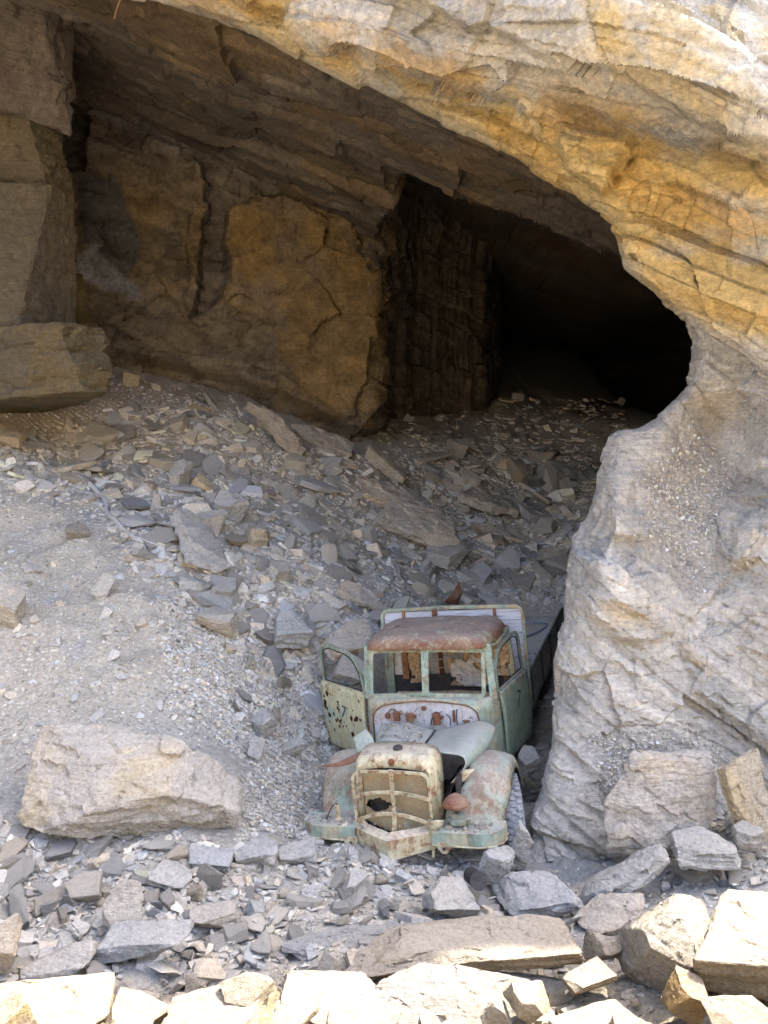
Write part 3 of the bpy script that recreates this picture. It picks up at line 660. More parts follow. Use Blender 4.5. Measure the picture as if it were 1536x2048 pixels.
H('cracked cream slab at the bottom edge, centre', (650, 2010, 800, 2110), (.9, .6, .35), (24, 6, 0), base=CREAM, alt=(.25, .205, .145), seed=153, Y=4.75)
H('low grey and cream ledge under the long tan boulder', (880, 1935, 1130, 2010), (1.2, .6, .3), (24, 4, 0), base=(0.246, 0.224, 0.190), alt=(.22, .213, .20), seed=154, Y=5.5)
# at the foot of the right wall
H('striated grey slab leaning flat against the right rock wall', (1206, 1498, 1434, 1700), (1.1, .95, .2), (74, 3, 6), base=(.40, .385, .37), alt=(.43, .35, .24), seed=52, Y=7.32, layers=.02, amt=.5)
H('upright ochre streaked slab at the right edge', (1434, 1496, 1560, 1705), (.6, .9, .2), (70, -12, 20), base=(.44, .37, .26), alt=GREY, seed=53, Y=7.25)
H('long grey plank of rock tilted up at the foot of the right wall', (1150, 1688, 1340, 1836), (1.25, .42, .28), (12, -28, -14), base=(.38, .375, .37), alt=TAN, seed=54, Y=6.85, amt=.3)
H('flat layered block with a level top at the right', (1340, 1652, 1484, 1744), (.75, .6, .32), (10, -4, -6), base=(.40, .39, .375), seed=55, Y=6.95, layers=.04)
H('blocky grey stone right of the flat layered block', (1462, 1640, 1530, 1705), (.4, .4, .38), (8, 6, 20), base=GREY, seed=56, Y=6.95)
H('long grey rock ledge between steel pipe and tilted plank', (983, 1740, 1168, 1838), (1.1, .6, .25), (18, -18, -8), base=(.37, .375, .385), alt=BLUE, seed=57, Y=6.75)
H('dark edged slab below the tilted plank of rock', (1150, 1785, 1290, 1872), (.8, .5, .2), (22, -22, 0), base=(.36, .35, .34), alt=TAN, seed=58, Y=6.45)
H('grey rock with a chipped front beside the steel pipe', (842, 1752, 962, 1840), (.6, .5, .3), (30, 8, 20), base=GREY, alt=BLUE, seed=59)
H('pale blue broken stone between the truck bumper and the rock wall', (950, 1690, 1030, 1775), (.5, .4, .5), (20, 20, 20), base=(.40, .42, .44), alt=GREY, seed=60, Y=7.1)
H('thin slab standing beside the front tyre', (1018, 1640, 1068, 1745), (.3, .25, .7), (10, 18, 0), base=(.42, .42, .42), seed=61, Y=7.35)
H('fallen block lying between the truck and the rock wall', (1030, 1490, 1085, 1560), (.5, .6, .5), (10, 0, 20), base=GREY, seed=62, Y=9.1)
# bottom left of the trough
H('upright grey slab among the rubble, bottom left', (204, 1758, 286, 1892), (.45, .8, .15), (62, 4, -6), base=(.36, .355, .35), alt=TAN, seed=63, dy=.05, amt=.25)
H('long grey slab lying above the bottom left boulder', (180, 1838, 388, 1930), (1.15, .4, .18), (26, -12, -4), base=(.36, .365, .37), alt=BLUE, seed=64)
H('layered dark slab under the long grey slab', (186, 1918, 392, 1996), (1.0, .5, .2), (24, -6, 4), base=(.31, .30, .285), alt=TAN, seed=65, Y=5.75)
H('small tan block behind the broad sunlit block', (378, 1916, 452, 1968), (.35, .3, .25), (14, 14, 10), base=TAN, seed=66, Y=5.6)
H('dark upright rock at the left edge above the corner boulder', (-40, 1826, 46, 1950), (.5, .5, .7), (14, 8, 0), base=(.29, .27, .25), alt=TAN, seed=67, Y=5.75)
H('smooth grey slab leaning beside the dark upright rock', (40, 1878, 196, 1966), (.8, .5, .2), (34, -20, 0), base=GREY, seed=68, Y=5.75)
H('grey brown stone with a tan underside in the middle of the trough', (378, 1798, 476, 1856), (.5, .4, .25), (14, -6, 10), base=(.35, .33, .31), alt=TAN, seed=69)
H('pointed pale grey slab below the boulder', (292, 1718, 388, 1782), (.5, .42, .14), (36, 14, 20), base=(.38, .375, .37), seed=70)
H('angular stone under the left end of the bumper', (556, 1674, 636, 1730), (.45, .4, .25), (26, 4, 10), base=(.37, .375, .38), seed=71)
H('grey slab tilted against the angular stone by the bumper', (468, 1670, 556, 1730), (.5, .4, .14), (36, -24, 0), base=(.34, .35, .36), alt=BLUE, seed=72)
H('blue grey stone right of the boulder foot', (378, 1690, 470, 1744), (.5, .4, .2), (26, 10, 0), base=(.32, .34, .37), seed=73)
H('upright pale stone below the left bumper bracket', (686, 1738, 734, 1798), (.3, .3, .35), (14, 6, 10), base=(.39, .385, .38), seed=74)
# left slope and round the open door
H('flat stone poking from the dusty slope', (180, 1144, 232, 1206), (.35, .5, .12), (46, 20, 0), base=(.42, .41, .39), seed=75)
H('dark brown stone on the dusty slope', (130, 1042, 178, 1080), (.35, .3, .22), (14, 0, 20), base=(.25, .235, .22), seed=76)
H('grey block just left of the open truck door', (498, 1416, 556, 1482), (.4, .4, .3), (24, -14, 20), base=(.37, .365, .36), seed=77)
H('small slab under the grey block left of the door', (494, 1470, 532, 1522), (.3, .35, .12), (44, 14, 0), base=GREY, seed=78)
H('brick shaped stone below the open truck door', (558, 1472, 614, 1518), (.4, .2, .16), (18, -24, 0), base=(.39, .38, .365), seed=79)
H('blue grey block above the open truck door', (540, 1218, 632, 1298), (.6, .5, .42), (26, 10, 14), base=(.34, .355, .37), alt=GREY, seed=80)
H('large grey block right behind the open truck door', (640, 1238, 742, 1322), (.7, .6, .5), (24, 6, 30), Y=11.2, base=(.37, .36, .345), alt=TAN, seed=81)
H('tan and grey faceted stone on the slope above the door', (388, 1212, 478, 1272), (.6, .5, .4), (24, 14, 10), base=(.42, .39, .34), alt=GREY, seed=82)
H('grey rock seen through the open door window', (655, 1300, 735, 1372), (.6, .6, .4), (30, 6, -10), Y=10.75, base=(.35, .35, .35), seed=83)
H('long pale slab lying on the rubble left of centre', (338, 1014, 460, 1146), (.6, 1.3, .18), (34, 22, 38), base=(.385, .385, .385), alt=BLUE, seed=84)
H('faceted stone at the head of the long pale slab', (392, 1018, 456, 1072), (.4, .4, .3), (20, 0, 30), base=(.39, .375, .35), seed=85)
# on the pile inside the cave
H('largest tilted slab in the middle of the rubble pile', (742, 1000, 936, 1116), (1.7, .9, .28), (30, 24, -8), base=(.385, .37, .345), alt=TAN, seed=86, amt=.4, layers=.05)
H('layered slab above the largest tilted slab', (712, 948, 868, 1040), (1.5, .6, .3), (30, 24, -6), base=(.38, .355, .32), alt=TAN, seed=87)
H('grey block at the lower end of the largest tilted slab', (848, 1086, 936, 1146), (.7, .6, .5), (18, 10, 20), base=(.36, .355, .35), seed=88)
H('long slab slanting in the shade by the ochre wall', (492, 802, 612, 916), (1.7, .5, .3), (26, 34, -6), base=(.33, .30, .27), seed=89)
H('flat slab beside the slanting slab at the wall foot', (580, 846, 708, 914), (1.5, .5, .15), (30, 22, 0), base=(.32, .30, .28), seed=90)
H('upright broken slab at the edge of the dark hollow', (728, 886, 812, 968), (1.2, .5, .3), (30, 34, 0), base=(.34, .325, .30), seed=91)
H('wide flat slab on the shaded pile right of centre', (912, 976, 1038, 1034), (1.5, 1, .2), (20, 10, 10), base=(.33, .315, .295), alt=TAN, seed=92, amt=.3)
H('square flat slab right of the wide flat slab', (1036, 1000, 1118, 1052), (1.0, .8, .2), (26, 12, 30), base=(.31, .31, .31), seed=93)
H('dark upright stone in the cave shadow', (892, 876, 942, 922), (.6, .5, .6), (14, 0, 10), base=(.30, .29, .28), seed=94)
H('flat topped slab at the back of the pile', (1052, 896, 1114, 926), (.9, .6, .35), (12, -4, 0), base=(.31, .30, .285), seed=95)
H('dark square slab standing below the flat topped slab', (1074, 918, 1124, 978), (.6, .8, .15), (60, 4, 10), base=(.28, .28, .285), seed=96)
H('slab leaning right of the dark square slab', (1100, 918, 1188, 974), (1.1, .7, .15), (34, 24, 0), base=(.27, .27, .275), seed=97)
H('layered tan slab near the truck bed corner', (938, 1044, 1052, 1088), (1.3, .5, .25), (24, 18, 0), base=(.38, .345, .29), alt=GREY, seed=98)
H('pale flat slab behind the rear of the truck bed', (1062, 1094, 1142, 1128), (.9, .6, .15), (18, -6, 0), base=(.40, .37, .31), seed=99)
H('grey slab behind the middle of the headboard', (668, 1160, 766, 1220), (1.1, .6, .2), (30, 24, 0), base=(.36, .345, .32), alt=TAN, seed=100)
H('upright grey stone on the pile left of centre', (336, 918, 386, 984), (.4, .5, .6), (20, 14, 0), base=(.33, .335, .34), alt=TAN, seed=101)
H('tan and white edged stone next to the upright grey stone', (382, 946, 430, 990), (.5, .4, .3), (30, 30, 0), base=(.43, .36, .25), seed=102)
H('split grey block with a blue face on the pile', (424, 980, 500, 1054), (.6, .5, .6), (24, 20, 0), base=(.36, .365, .37), alt=BLUE, seed=103)
H('tan stone half way down the pile', (490, 1048, 540, 1102), (.45, .4, .45), (14, 10, 20), base=(.42, .39, .33), seed=104)
H('white edged stone near the foot of the pile', (534, 1120, 582, 1166), (.4, .4, .4), (14, 10, 50), base=(.41, .40, .38), seed=105)
H('blue grey block at the foot of the pile', (356, 1150, 424, 1192), (.6, .4, .35), (18, 10, 0), base=(.34, .36, .38), seed=106)
H('flat brown slab at the left edge of the cave floor', (-40, 836, 60, 896), (1.2, .9, .3), (16, 8, 0), base=(.34, .29, .22), seed=107)
H('long thin slab on the crest of the rubble, left', (96, 920, 196, 952), (1.0, .4, .12), (12, -10, 0), base=(.39, .37, .34), seed=108)
H('small block on the brown earth by the ledge', (240, 742, 284, 776), (.5, .4, .35), (14, 10, 10), base=(.36, .31, .22), seed=109)
H('rounded block at the foot of the ochre wall', (296, 760, 328, 786), (.4, .4, .35), (10, 0, 20), base=(.35, .32, .27), seed=110)
H('ochre flat stone near the wall foot', (376, 806, 422, 832), (.6, .4, .12), (24, 14, 0), base=(.42, .33, .19), seed=111)
H('slab fragment at the left edge of the dusty slope', (-30, 1170, 52, 1262), (.8, .6, .5), (20, 10, 0), base=(.41, .38, .33), seed=112)

# ---- rubble: every stone is placed on the ground; the 230 that show largest are things, the rest is rubble ----------
ZONES = [  # polygon in the photograph, count, smallest and largest size in photo pixels, steepness of the size law, zone name
 ([(-350,890),(150,860),(330,800),(480,830),(740,912),(950,890),(1200,905),(1150,1200),(860,1215),(640,1300),(500,1280),(300,1190),(180,1010),(-350,935)], 6600, 8, 92, 1.9, 'pile'),
 ([(-350,1680),(120,1650),(480,1690),(640,1690),(1000,1740),(1200,1800),(1150,1870),(700,1910),(300,1970),(-350,1950)], 3500, 11, 100, 1.8, 'trough'),
 ([(430,1230),(650,1270),(660,1520),(560,1540),(480,1460)], 620, 10, 62, 2.2, 'door'),
 ([(1180,1650),(1880,1600),(1880,1800),(1180,1840)], 900, 10, 64, 1.9, 'wall'),
 ([(-350,930),(300,1190),(500,1300),(480,1450),(-350,1650)], 1150, 6, 36, 2.3, 'slope'),
 ([(740,915),(1250,890),(1250,800),(800,800)], 420, 7, 30, 2.0, 'dark'),
 ([(-350,1930),(700,1900),(1200,1850),(1880,1790),(1880,2090),(-350,2090)], 950, 14, 90, 1.4, 'front'),
 ([(960,1480),(1110,1400),(1090,1600),(1040,1760),(700,1760),(700,1640),(900,1600)], 800, 9, 50, 2.0, 'truck'),
]
CHIPS = [
 ([(330,1200),(520,1250),(680,1470),(640,1690),(480,1690),(500,1520),(330,1420)], 15000, 5, 14),
 ([(-350,900),(330,800),(740,912),(1200,905),(1150,1210),(640,1300),(300,1190)], 9000, 3.5, 9),
 ([(-350,1640),(640,1680),(1250,1760),(1880,1800),(1880,2090),(-350,2090)], 9500, 4, 12),
 ([(-350,920),(300,1190),(500,1300),(480,1480),(-350,1690)], 13500, 2.5, 9),
 ([(30,820),(230,740),(480,800),(330,910),(-350,900)], 1800, 3, 8),
 ([(1180,1560),(1880,1540),(1880,1700),(1180,1700)], 900, 4, 10),
]
def sample_poly(poly, n, rs):
    p = np.array(poly, float); lo, hi = p.min(0), p.max(0); out = []
    while sum(map(len, out)) < n:
        q = lo + rs.rand(n * 2, 2) * (hi - lo)
        m = polymask(q[:, 0], q[:, 1], poly, 18) > rs.rand(len(q)); out.append(q[m])
    return np.concatenate(out)[:n]
def sizes(n, a, b, pw, rs):                            # power law between a and b
    u = rs.rand(n); k = 1 - (pw + 1)
    return (a ** k + u * (b ** k - a ** k)) ** (1 / k)
def slope_normal(X, Y, e=.25):
    n = np.stack([-(gz(X + e, Y) - gz(X - e, Y)) / (2 * e), -(gz(X, Y + e) - gz(X, Y - e)) / (2 * e), np.ones_like(X)], -1)
    return n / np.linalg.norm(n, axis=-1, keepdims=True)
def rot_about(n, tilt, spin, rs):                      # rotation matrices: z to a direction near n, then spin
    m = len(n); z = n + np.clip(rs.randn(m, 3), -1.8, 1.8) * tilt[:, None]; z /= np.linalg.norm(z, axis=1, keepdims=True)
    a = np.where(np.abs(z[:, :1]) < .9, [[1., 0, 0]], [[0, 1., 0]]); x = np.cross(a, z); x /= np.linalg.norm(x, axis=1, keepdims=True); y = np.cross(z, x)
    cs, sn = np.cos(spin)[:, None], np.sin(spin)[:, None]
    return np.stack([x * cs + y * sn, -x * sn + y * cs, z], -1)
def stone_colours(n, P, rs):
    c = np.ones((n, 3)) * (.43, .42, .405)
    u = rs.rand(n); warm = np.clip(.25 + .5 * fbm(P * .7 + 4, 3), 0, 1)
    c = mixc(c, (.54, .475, .375), (u < .30 + .35 * warm) * rs.rand(n) * .9)
    c = mixc(c, (.36, .385, .42), (u > .72) * rs.rand(n))
    c = mixc(c, (.25, .21, .155), sstep(5.9, 5.3, P[:, 1]) * .85)  # front stones toned down to tan so full sun stays below white
    c = c * np.interp(P[:, 1], [6.2, 7.8, 9.5, 13], [.80, .92, 1.08, 1.25])[:, None]  # dimmer near, paler far: makes up for light that fades inward
    v = rs.rand(n); c = c * (1 + .45 * (v > .86) - .35 * (v < .16))[:, None]
    return np.clip(c * (.78 + .46 * rs.rand(n))[:, None] * WARM, .05, .7)
protos = [bm_arrays(cut_block(500 + k, 5 + k % 4, tilt=.45)) for k in range(26)]
protos = [(v / np.abs(v).max(0), f) for v, f in protos]
chip_protos = [bm_arrays(cut_block(700 + k, 3 + k % 2, tilt=.3)) for k in range(10)]
chip_protos = [(v / np.abs(v).max(0), f) for v, f in chip_protos]
def joined(name, protos_, P, Rm, S, col, which):
    VV, FF, CC = [], [], []; base_ = 0
    for k, (v, f) in enumerate(protos_):
        m = np.where(which == k)[0]
        if not len(m): continue
        w = np.einsum('nij,nvj->nvi', Rm[m], v[None] * S[m][:, None, :]) + P[m][:, None]
        VV.append(w.reshape(-1, 3)); FF.append((f[None] + (np.arange(len(m)) * len(v))[:, None, None] + base_).reshape(-1, 3))
        CC.append(np.repeat(col[m], len(v), 0)); base_ += len(m) * len(v)
    return mesh_np(name, np.concatenate(VV), np.concatenate(FF), np.concatenate(CC), smooth=False)

rs = np.random.RandomState(5)
AP, AS, AZ, APX = [], [], [], []
for zi, (poly, n, a, b, pw, zn) in enumerate(ZONES):
    q = sample_poly(poly, n, rs); P, hit = on_ground(q[:, 0], q[:, 1]); s = sizes(n, a, b, pw, rs)
    P, s, q = P[hit], s[hit], q[hit]
    AP.append(P); AS.append(s * P[:, 1] / FPX); AZ += [zi] * len(P); APX.append(np.c_[q, s])
AP = np.concatenate(AP); AS = np.concatenate(AS); AZ = np.array(AZ); APX = np.concatenate(APX)
# keep stones off the truck's own volume and the pillar
TRUCK_LOC, TRUCK_YAW = np.array([0.183, 7.703, -0.354]), R(-18.13)
def truck_local_xy(P):
    dx, dy = P[:, 0] - TRUCK_LOC[0], P[:, 1] - TRUCK_LOC[1]; c_, s_ = math.cos(-TRUCK_YAW), math.sin(-TRUCK_YAW)
    return dx * c_ - dy * s_, dx * s_ + dy * c_
tlx, tly = truck_local_xy(AP)
under = (np.abs(tlx) < .97) & (tly > -.15) & (tly < 7.6)
doorway = (tlx > -2.05) & (tlx < -.75) & (tly > .75) & (tly < 1.95)
ok = ~(under & (AS > .16)) & ~(doorway & (AS > .12)) & ~((np.abs(tlx) < .85) & (tly > 2.9) & (tly < 7.5))
AP, AS, AZ, APX = AP[ok], AS[ok], AZ[ok], APX[ok]
n = len(AP); nm = slope_normal(AP[:, 0], AP[:, 1])
ARm = rot_about(nm, rs.choice([.12, .3, .55], n, p=[.35, .4, .25]), rs.rand(n) * 6.28, rs)
asp = np.stack([np.ones(n), rs.uniform(.32, .95, n), rs.choice([.16, .30, .55], n, p=[.58, .29, .13]) * rs.uniform(.8, 1.25, n)], 1)
ASZ = AS[:, None] * asp * .5
lift = rs.uniform(-.25, .5, n) * ASZ[:, 2] + rs.rand(n) * .10 * AS
AP[:, 2] += lift
ACOL = stone_colours(n, AP, rs); AW = rs.randint(0, len(protos), n)
inf = (APX[:, 0] > 5) & (APX[:, 0] < 1531) & (APX[:, 1] < 2040)
def covered(x, y):
    m = np.zeros(len(x), bool)
    for _, (x0, y0, x1, y1) in ROCKS:
        w, h = (x1 - x0) * .1, (y1 - y0) * .12
        m |= (x > x0 + w) & (x < x1 - w) & (y > y0 + h) & (y < y1 - h)
    m |= (x > 660) & (x < 1060) & (y > 1240) & (y < 1690)
    return m
score = APX[:, 2] * inf * ~covered(APX[:, 0], APX[:, 1])
big = np.argsort(-score)[:215]; isbig = np.zeros(n, bool); isbig[big] = True
on_hero = covered(APX[:, 0], APX[:, 1]) & (APX[:, 1] < 1900) & (APX[:, 2] > 11)
sm = ~isbig & ~(on_hero & (rs.rand(n) < .8))
rub = link('rubble', joined('rubble', protos, AP[sm], ARm[sm], ASZ[sm], ACOL[sm], AW[sm]), 'rubble_rock')
tag(rub, 'grey angular stones of the rubble lying all over the ground', 'rubble', kind='stuff')
STOP = set('lying in on at of with behind beside between above below under left right leaning poking tilted slanting near next half just standing seen wedged sloping among by high'.split())
def short(label):
    w = label.split(); ks = [i for i, x in enumerate(w) if x in STOP and i > 1] + [len(w)]
    k = next((q for q in ks if q >= 4), len(w)); w = w[:min(k, 7)]
    while w[-1] in STOP or w[-1] in ('the', 'a', 'an', 'and', 'its'): w = w[:-1]
    return ' '.join(w)
marks = [((x0 + x1) / 2, (y0 + y1) / 2, (x1 - x0) / 2, (y1 - y0) / 2, 'the ' + short(o_['label'])) for o_, (x0, y0, x1, y1) in ROCKS if x1 > 0]
marks += [(690, 1390, 40, 100, 'the open truck door'), (800, 1600, 110, 100, 'the truck grille'), (660, 1600, 40, 80, 'the rusty left wing'), (960, 1762, 22, 18, 'the steel pipe'), (230, 1040, 60, 60, 'the flat pale hose'), (1010, 1215, 110, 15, 'the truck bed')]
from collections import defaultdict
names = {}
for i in big:
    x, y, s_ = APX[i]; best = min(marks, key=lambda m: max(abs(x - m[0]) - m[2], 0) ** 2 + max(abs(y - m[1]) - m[3], 0) ** 2 + .02 * ((x - m[0]) ** 2 + (y - m[1]) ** 2))
    dx, dy = (x - best[0]) / best[2], (y - best[1]) / best[3]
    rel = ('just right of' if dx > 0 else 'just left of') if abs(dx) > abs(dy) else ('just below' if dy > 0 else 'just above')
    c_ = ACOL[i]; lum = c_.mean(); tone = 'tan' if c_[0] / c_[2] > 1.27 else ('blue grey' if c_[0] / c_[2] < 1.0 else ('pale grey' if lum > .45 else ('dark grey' if lum < .31 else 'grey')))
    t_ = asp[i]; form = 'thin slab' if t_[2] < .26 else ('blocky stone' if t_[2] > .5 else ('long stone' if t_[1] < .62 else 'flat stone'))
    names[i] = f'{tone} {form} {rel} {best[4]}'
tie = defaultdict(list)
ORD = 'leftmost second third fourth fifth sixth seventh eighth ninth tenth'.split()
for i in big: tie[names[i]].append(i)
for nm_, l in tie.items():
    if 3 < len(l) <= 10:
        for q_, i in enumerate(sorted(l, key=lambda i: APX[i, 0])): names[i] = nm_ + (', leftmost' if q_ == 0 else f', {ORD[q_]} from left')
    if len(l) in (2, 3):
        l = sorted(l, key=lambda i: -APX[i, 2])
        for i, p_ in zip(l, (('larger ', 'smaller ') if len(l) == 2 else ('largest ', 'middle sized ', 'smallest '))): names[i] = p_ + nm_
for i in big:
    if len(names[i].split()) > 16: names[i] = names[i].replace('just ', '')
stone_meshes = []
for k in range(28):
    bm = cut_block(900 + k, 6 + k % 4, bevel=.05, tilt=.5)
    v0 = np.array([v.co[:] for v in bm.verts]); sc_ = 1 / np.abs(v0).max(0)
    for v in bm.verts: v.co = Vector((v.co.x * sc_[0], v.co.y * sc_[1], v.co.z * sc_[2]))
    for _ in range(3):
        bmesh.ops.triangulate(bm, faces=[f for f in bm.faces if len(f.verts) > 3])
        ed = [e for e in bm.edges if e.calc_length() > .34]
        if ed: bmesh.ops.subdivide_edges(bm, edges=ed, cuts=1)
    bm.normal_update()
    V = np.array([v.co[:] for v in bm.verts], np.float32); Nn = np.array([v.normal[:] for v in bm.verts], np.float32)
    f_, e_, k_ = facets(V * (1.7, 1.7, 2.4) + k * 3.3, .5, .9)
    V = V + Nn * (.055 * f_ + .03 * fbm(V * 4 + k, 3))[:, None]
    for v, p in zip(bm.verts, V): v.co = p
    me = bpy.data.meshes.new('stone'); bm.to_mesh(me); bm.free()
    me.polygons.foreach_set('use_smooth', np.ones(len(me.polygons), bool)); me.set_sharp_from_angle(angle=R(35))
    rock_colour(me, (1, 1, 1), (.86, .84, .80), k, .6); me.materials.append(MATS['loose_rock']); stone_meshes.append(me)
for i in big:
    o = bpy.data.objects.new('stone', stone_meshes[int(AW[i]) % 28]); C.objects.link(o)
    M = Matrix([list(r_) for r_ in ARm[i]]).to_4x4(); M.translation = Vector(AP[i])
    o.matrix_world = M @ Matrix.Diagonal((*[float(x) for x in ASZ[i]], 1))
    o.color = (*[float(x) for x in ACOL[i]], 1)
    tag(o, names[i], 'stone', 'loose stones of the rubble')
# fine chips
CP, CS = [], []
for poly, n, a, b in CHIPS:
    q = sample_poly(poly, n, rs); P, hit = on_ground(q[:, 0], q[:, 1]); s = sizes(n, a, b, 1.6, rs)
    CP.append(P[hit]); CS.append((s * P[:, 1] / FPX)[hit])
CP = np.concatenate(CP); CS = np.concatenate(CS); n = len(CP)
tlx, tly = truck_local_xy(CP); ok = ~((np.abs(tlx) < .85) & (tly > 2.9) & (tly < 7.5)); CP, CS = CP[ok], CS[ok]; n = len(CP)
Rm = rot_about(slope_normal(CP[:, 0], CP[:, 1]), np.full(n, .4), rs.rand(n) * 6.28, rs)
S = CS[:, None] * np.stack([np.ones(n), rs.uniform(.35, .8, n), rs.uniform(.15, .4, n)], 1) * .5
CP[:, 2] += .3 * S[:, 2]
col = np.clip(stone_colours(n, CP, rs) * np.where(CP[:, 1] > 5.6, .75 + .6 * rs.rand(n), .9)[:, None], 0, .72)
o = link('gravel', joined('gravel', chip_protos, CP, Rm, S, col, rs.randint(0, 10, n)), 'rubble_rock'); tag(o, 'pale stone chips strewn over the ground', 'gravel', kind='stuff')
# gravel that has run down the chute of the right wall
w = CLIFF_GRAVEL.ravel(); idx = rs.choice(len(w), 3600, p=w / w.sum()); n = len(idx)
P = CLIFF_P.reshape(-1, 3)[idx] + rs.randn(n, 3) * .012; Nn = CLIFF_N.reshape(-1, 3)[idx]
S = (sizes(n, 3, 9, 1.8, rs) * P[:, 1] / FPX)[:, None] * np.stack([np.ones(n), rs.uniform(.4, .8, n), rs.uniform(.2, .5, n)], 1) * .5
o = link('gravel', joined('gravel_chute', chip_protos, P, rot_about(Nn, np.full(n, .4), rs.rand(n) * 6.28, rs), S, np.clip(stone_colours(n, P, rs) * 1.15, 0, .7), rs.randint(0, 10, n)), 'rubble_rock')
tag(o, 'fine grey gravel run down the hollow of the right rock wall', 'gravel', kind='stuff')

# ================================================================== THE TRUCK
def paint_material(name, rust=.5, cream=.5, base=(.29, .365, .29), second=(.47, .45, .30), scale=3.0, spots=False, dust=.5, rustc=(.17, .075, .04)):
    """old brush paint over steel: two paint tones, rust patches, dust on upward faces"""
    m, nt, b = nodes(name, 0.62)
    tc = nd(nt, 'ShaderNodeTexCoord'); vec = tc.outputs['Object']; geo = nd(nt, 'ShaderNodeNewGeometry')
    n1 = noise_n(nt, vec, scale, 6, .62).outputs[0]; n2 = noise_n(nt, vec, scale * 2.3, 8, .7, .6); n3 = noise_n(nt, vec, 45, 5, .7).outputs[0]
    streak = noise_n(nt, mapped(nt, vec, (9, 9, .9)), 2.0, 5, .6).outputs[0]
    col = mix(nt, ramp(nt, n1, [(.60 - .35 * cream, (0, 0, 0)), (.74 - .35 * cream, (1, 1, 1))]), base, second)
    col = mix(nt, .55, col, ramp(nt, streak, [(.3, (.62, .62, .60)), (.5, (1, 1, 1)), (.7, (1.15, 1.15, 1.15))]), 'MULTIPLY')
    col = mix(nt, .6, col, ramp(nt, n3, [(.3, (.72, .72, .72)), (.6, (1.1, 1.1, 1.1))]), 'MULTIPLY')
    run = noise_n(nt, mapped(nt, vec, (14, 14, 1.6)), 1.6, 6, .65).outputs[0]
    r1 = mathn(nt, 'ADD', mathn(nt, 'MULTIPLY', n2.outputs[0], .52), mathn(nt, 'ADD', mathn(nt, 'MULTIPLY', n3, .26), mathn(nt, 'MULTIPLY', run, .22)))
    rm = ramp(nt, r1, [(.66 - .30 * rust, (0, 0, 0)), (.70 - .30 * rust, (.75, .75, .75)), (.76 - .30 * rust, (1, 1, 1))])
    halo = ramp(nt, r1, [(.57 - .30 * rust, (0, 0, 0)), (.69 - .30 * rust, (.7, .7, .7))])
    col = mix(nt, halo, col, mix(nt, 1.0, col, (.62, .42, .26), 'MULTIPLY'))
    rc = mix(nt, ramp(nt, n3, [(.3, (0, 0, 0)), (.7, (1, 1, 1))]), tuple(c * .45 for c in rustc), tuple(min(1, c * 1.9) for c in rustc))
    rc = mix(nt, ramp(nt, n1, [(.46, (0, 0, 0)), (.70, (.8, .8, .8))]), rc, (.27, .185, .12))
    rc = mix(nt, ramp(nt, streak, [(.5, (0, 0, 0)), (.75, (.6, .6, .6))]), rc, (.06, .032, .022))
    if spots:
        vo = nd(nt, 'ShaderNodeTexVoronoi', Scale=9.0); vo.inputs['Randomness'].default_value = 1.0
        nt.links.new(mapped(nt, vec, (1, .35, 1)), vo.inputs['Vector'])
        sep = nd(nt, 'ShaderNodeSeparateColor'); nt.links.new(vo.outputs['Color'], sep.inputs[0])
        lim = mathn(nt, 'MULTIPLY', mathn(nt, 'SUBTRACT', sep.outputs[0], .45), .42)
        sm_ = ramp(nt, mathn(nt, 'SUBTRACT', lim, vo.outputs['Distance']), [(.0, (0, 0, 0)), (.02, (1, 1, 1))])
        rm = mix(nt, 1.0, rm, sm_, 'LIGHTEN')
    col = mix(nt, rm, col, rc)
    sep = nd(nt, 'ShaderNodeSeparateXYZ'); nt.links.new(geo.outputs['Normal'], sep.inputs[0])
    dn = mathn(nt, 'ADD', sep.outputs[2], mathn(nt, 'MULTIPLY', mathn(nt, 'SUBTRACT', n2.outputs[0], .5), .9))
    dm = ramp(nt, dn, [(.5, (0, 0, 0)), (1.05, (1, 1, 1))])
    col = mix(nt, mathn(nt, 'MULTIPLY', dm, dust), col, (.36, .335, .30))
    nt.links.new(col, b.inputs['Base Color'])
    nt.links.new(mathn(nt, 'ADD', .5, mathn(nt, 'MULTIPLY', rm, .4)), b.inputs['Roughness'])
    h = mathn(nt, 'ADD', mathn(nt, 'MULTIPLY', rm, -.35), mathn(nt, 'MULTIPLY', n3, .5))
    bump(nt, b, h, .5, .006)
    return m
paint_material('green_paint', rust=.38, cream=.42)
paint_material('frame_paint', rust=.42, cream=.30, base=(.28, .385, .315), second=(.46, .50, .39), scale=5, dust=.3)
paint_material('door_paint', rust=.30, cream=.35, base=(.235, .315, .24), second=(.37, .39, .28))
paint_material('spotted_paint', rust=.26, cream=.78, base=(.34, .46, .37), second=(.56, .53, .33), spots=True, dust=.2)
paint_material('fender_paint', rust=.54, cream=.5, base=(.28, .36, .29), second=(.42, .40, .31), scale=2.4, rustc=(.17, .085, .05))
paint_material('cream_paint', rust=.47, cream=.8, base=(.36, .42, .30), second=(.58, .54, .36), scale=4)
paint_material('roof_rust', rust=.76, cream=.4, base=(.36, .42, .33), second=(.50, .46, .32), scale=2.2, rustc=(.155, .072, .045), dust=.35)
paint_material('hood_paint', rust=.22, cream=.35, base=(.29, .33, .27), second=(.38, .38, .30), scale=2.0, dust=.55)
paint_material('white_paint', rust=.30, cream=.3, base=(.55, .56, .57), second=(.48, .48, .47), dust=.2)
paint_material('rust', rust=1.6, cream=.2, rustc=(.15, .062, .032), dust=.25)
flat_material('dark_steel', (.05, .045, .042), .7, .4)
flat_material('rubber', (.10, .10, .105), .9, .4, 30)
flat_material('dusty_rubber', (.27, .27, .275), .95, .35, 22, .004)
flat_material('black_paint', (.075, .085, .09), .8, .5, 40)
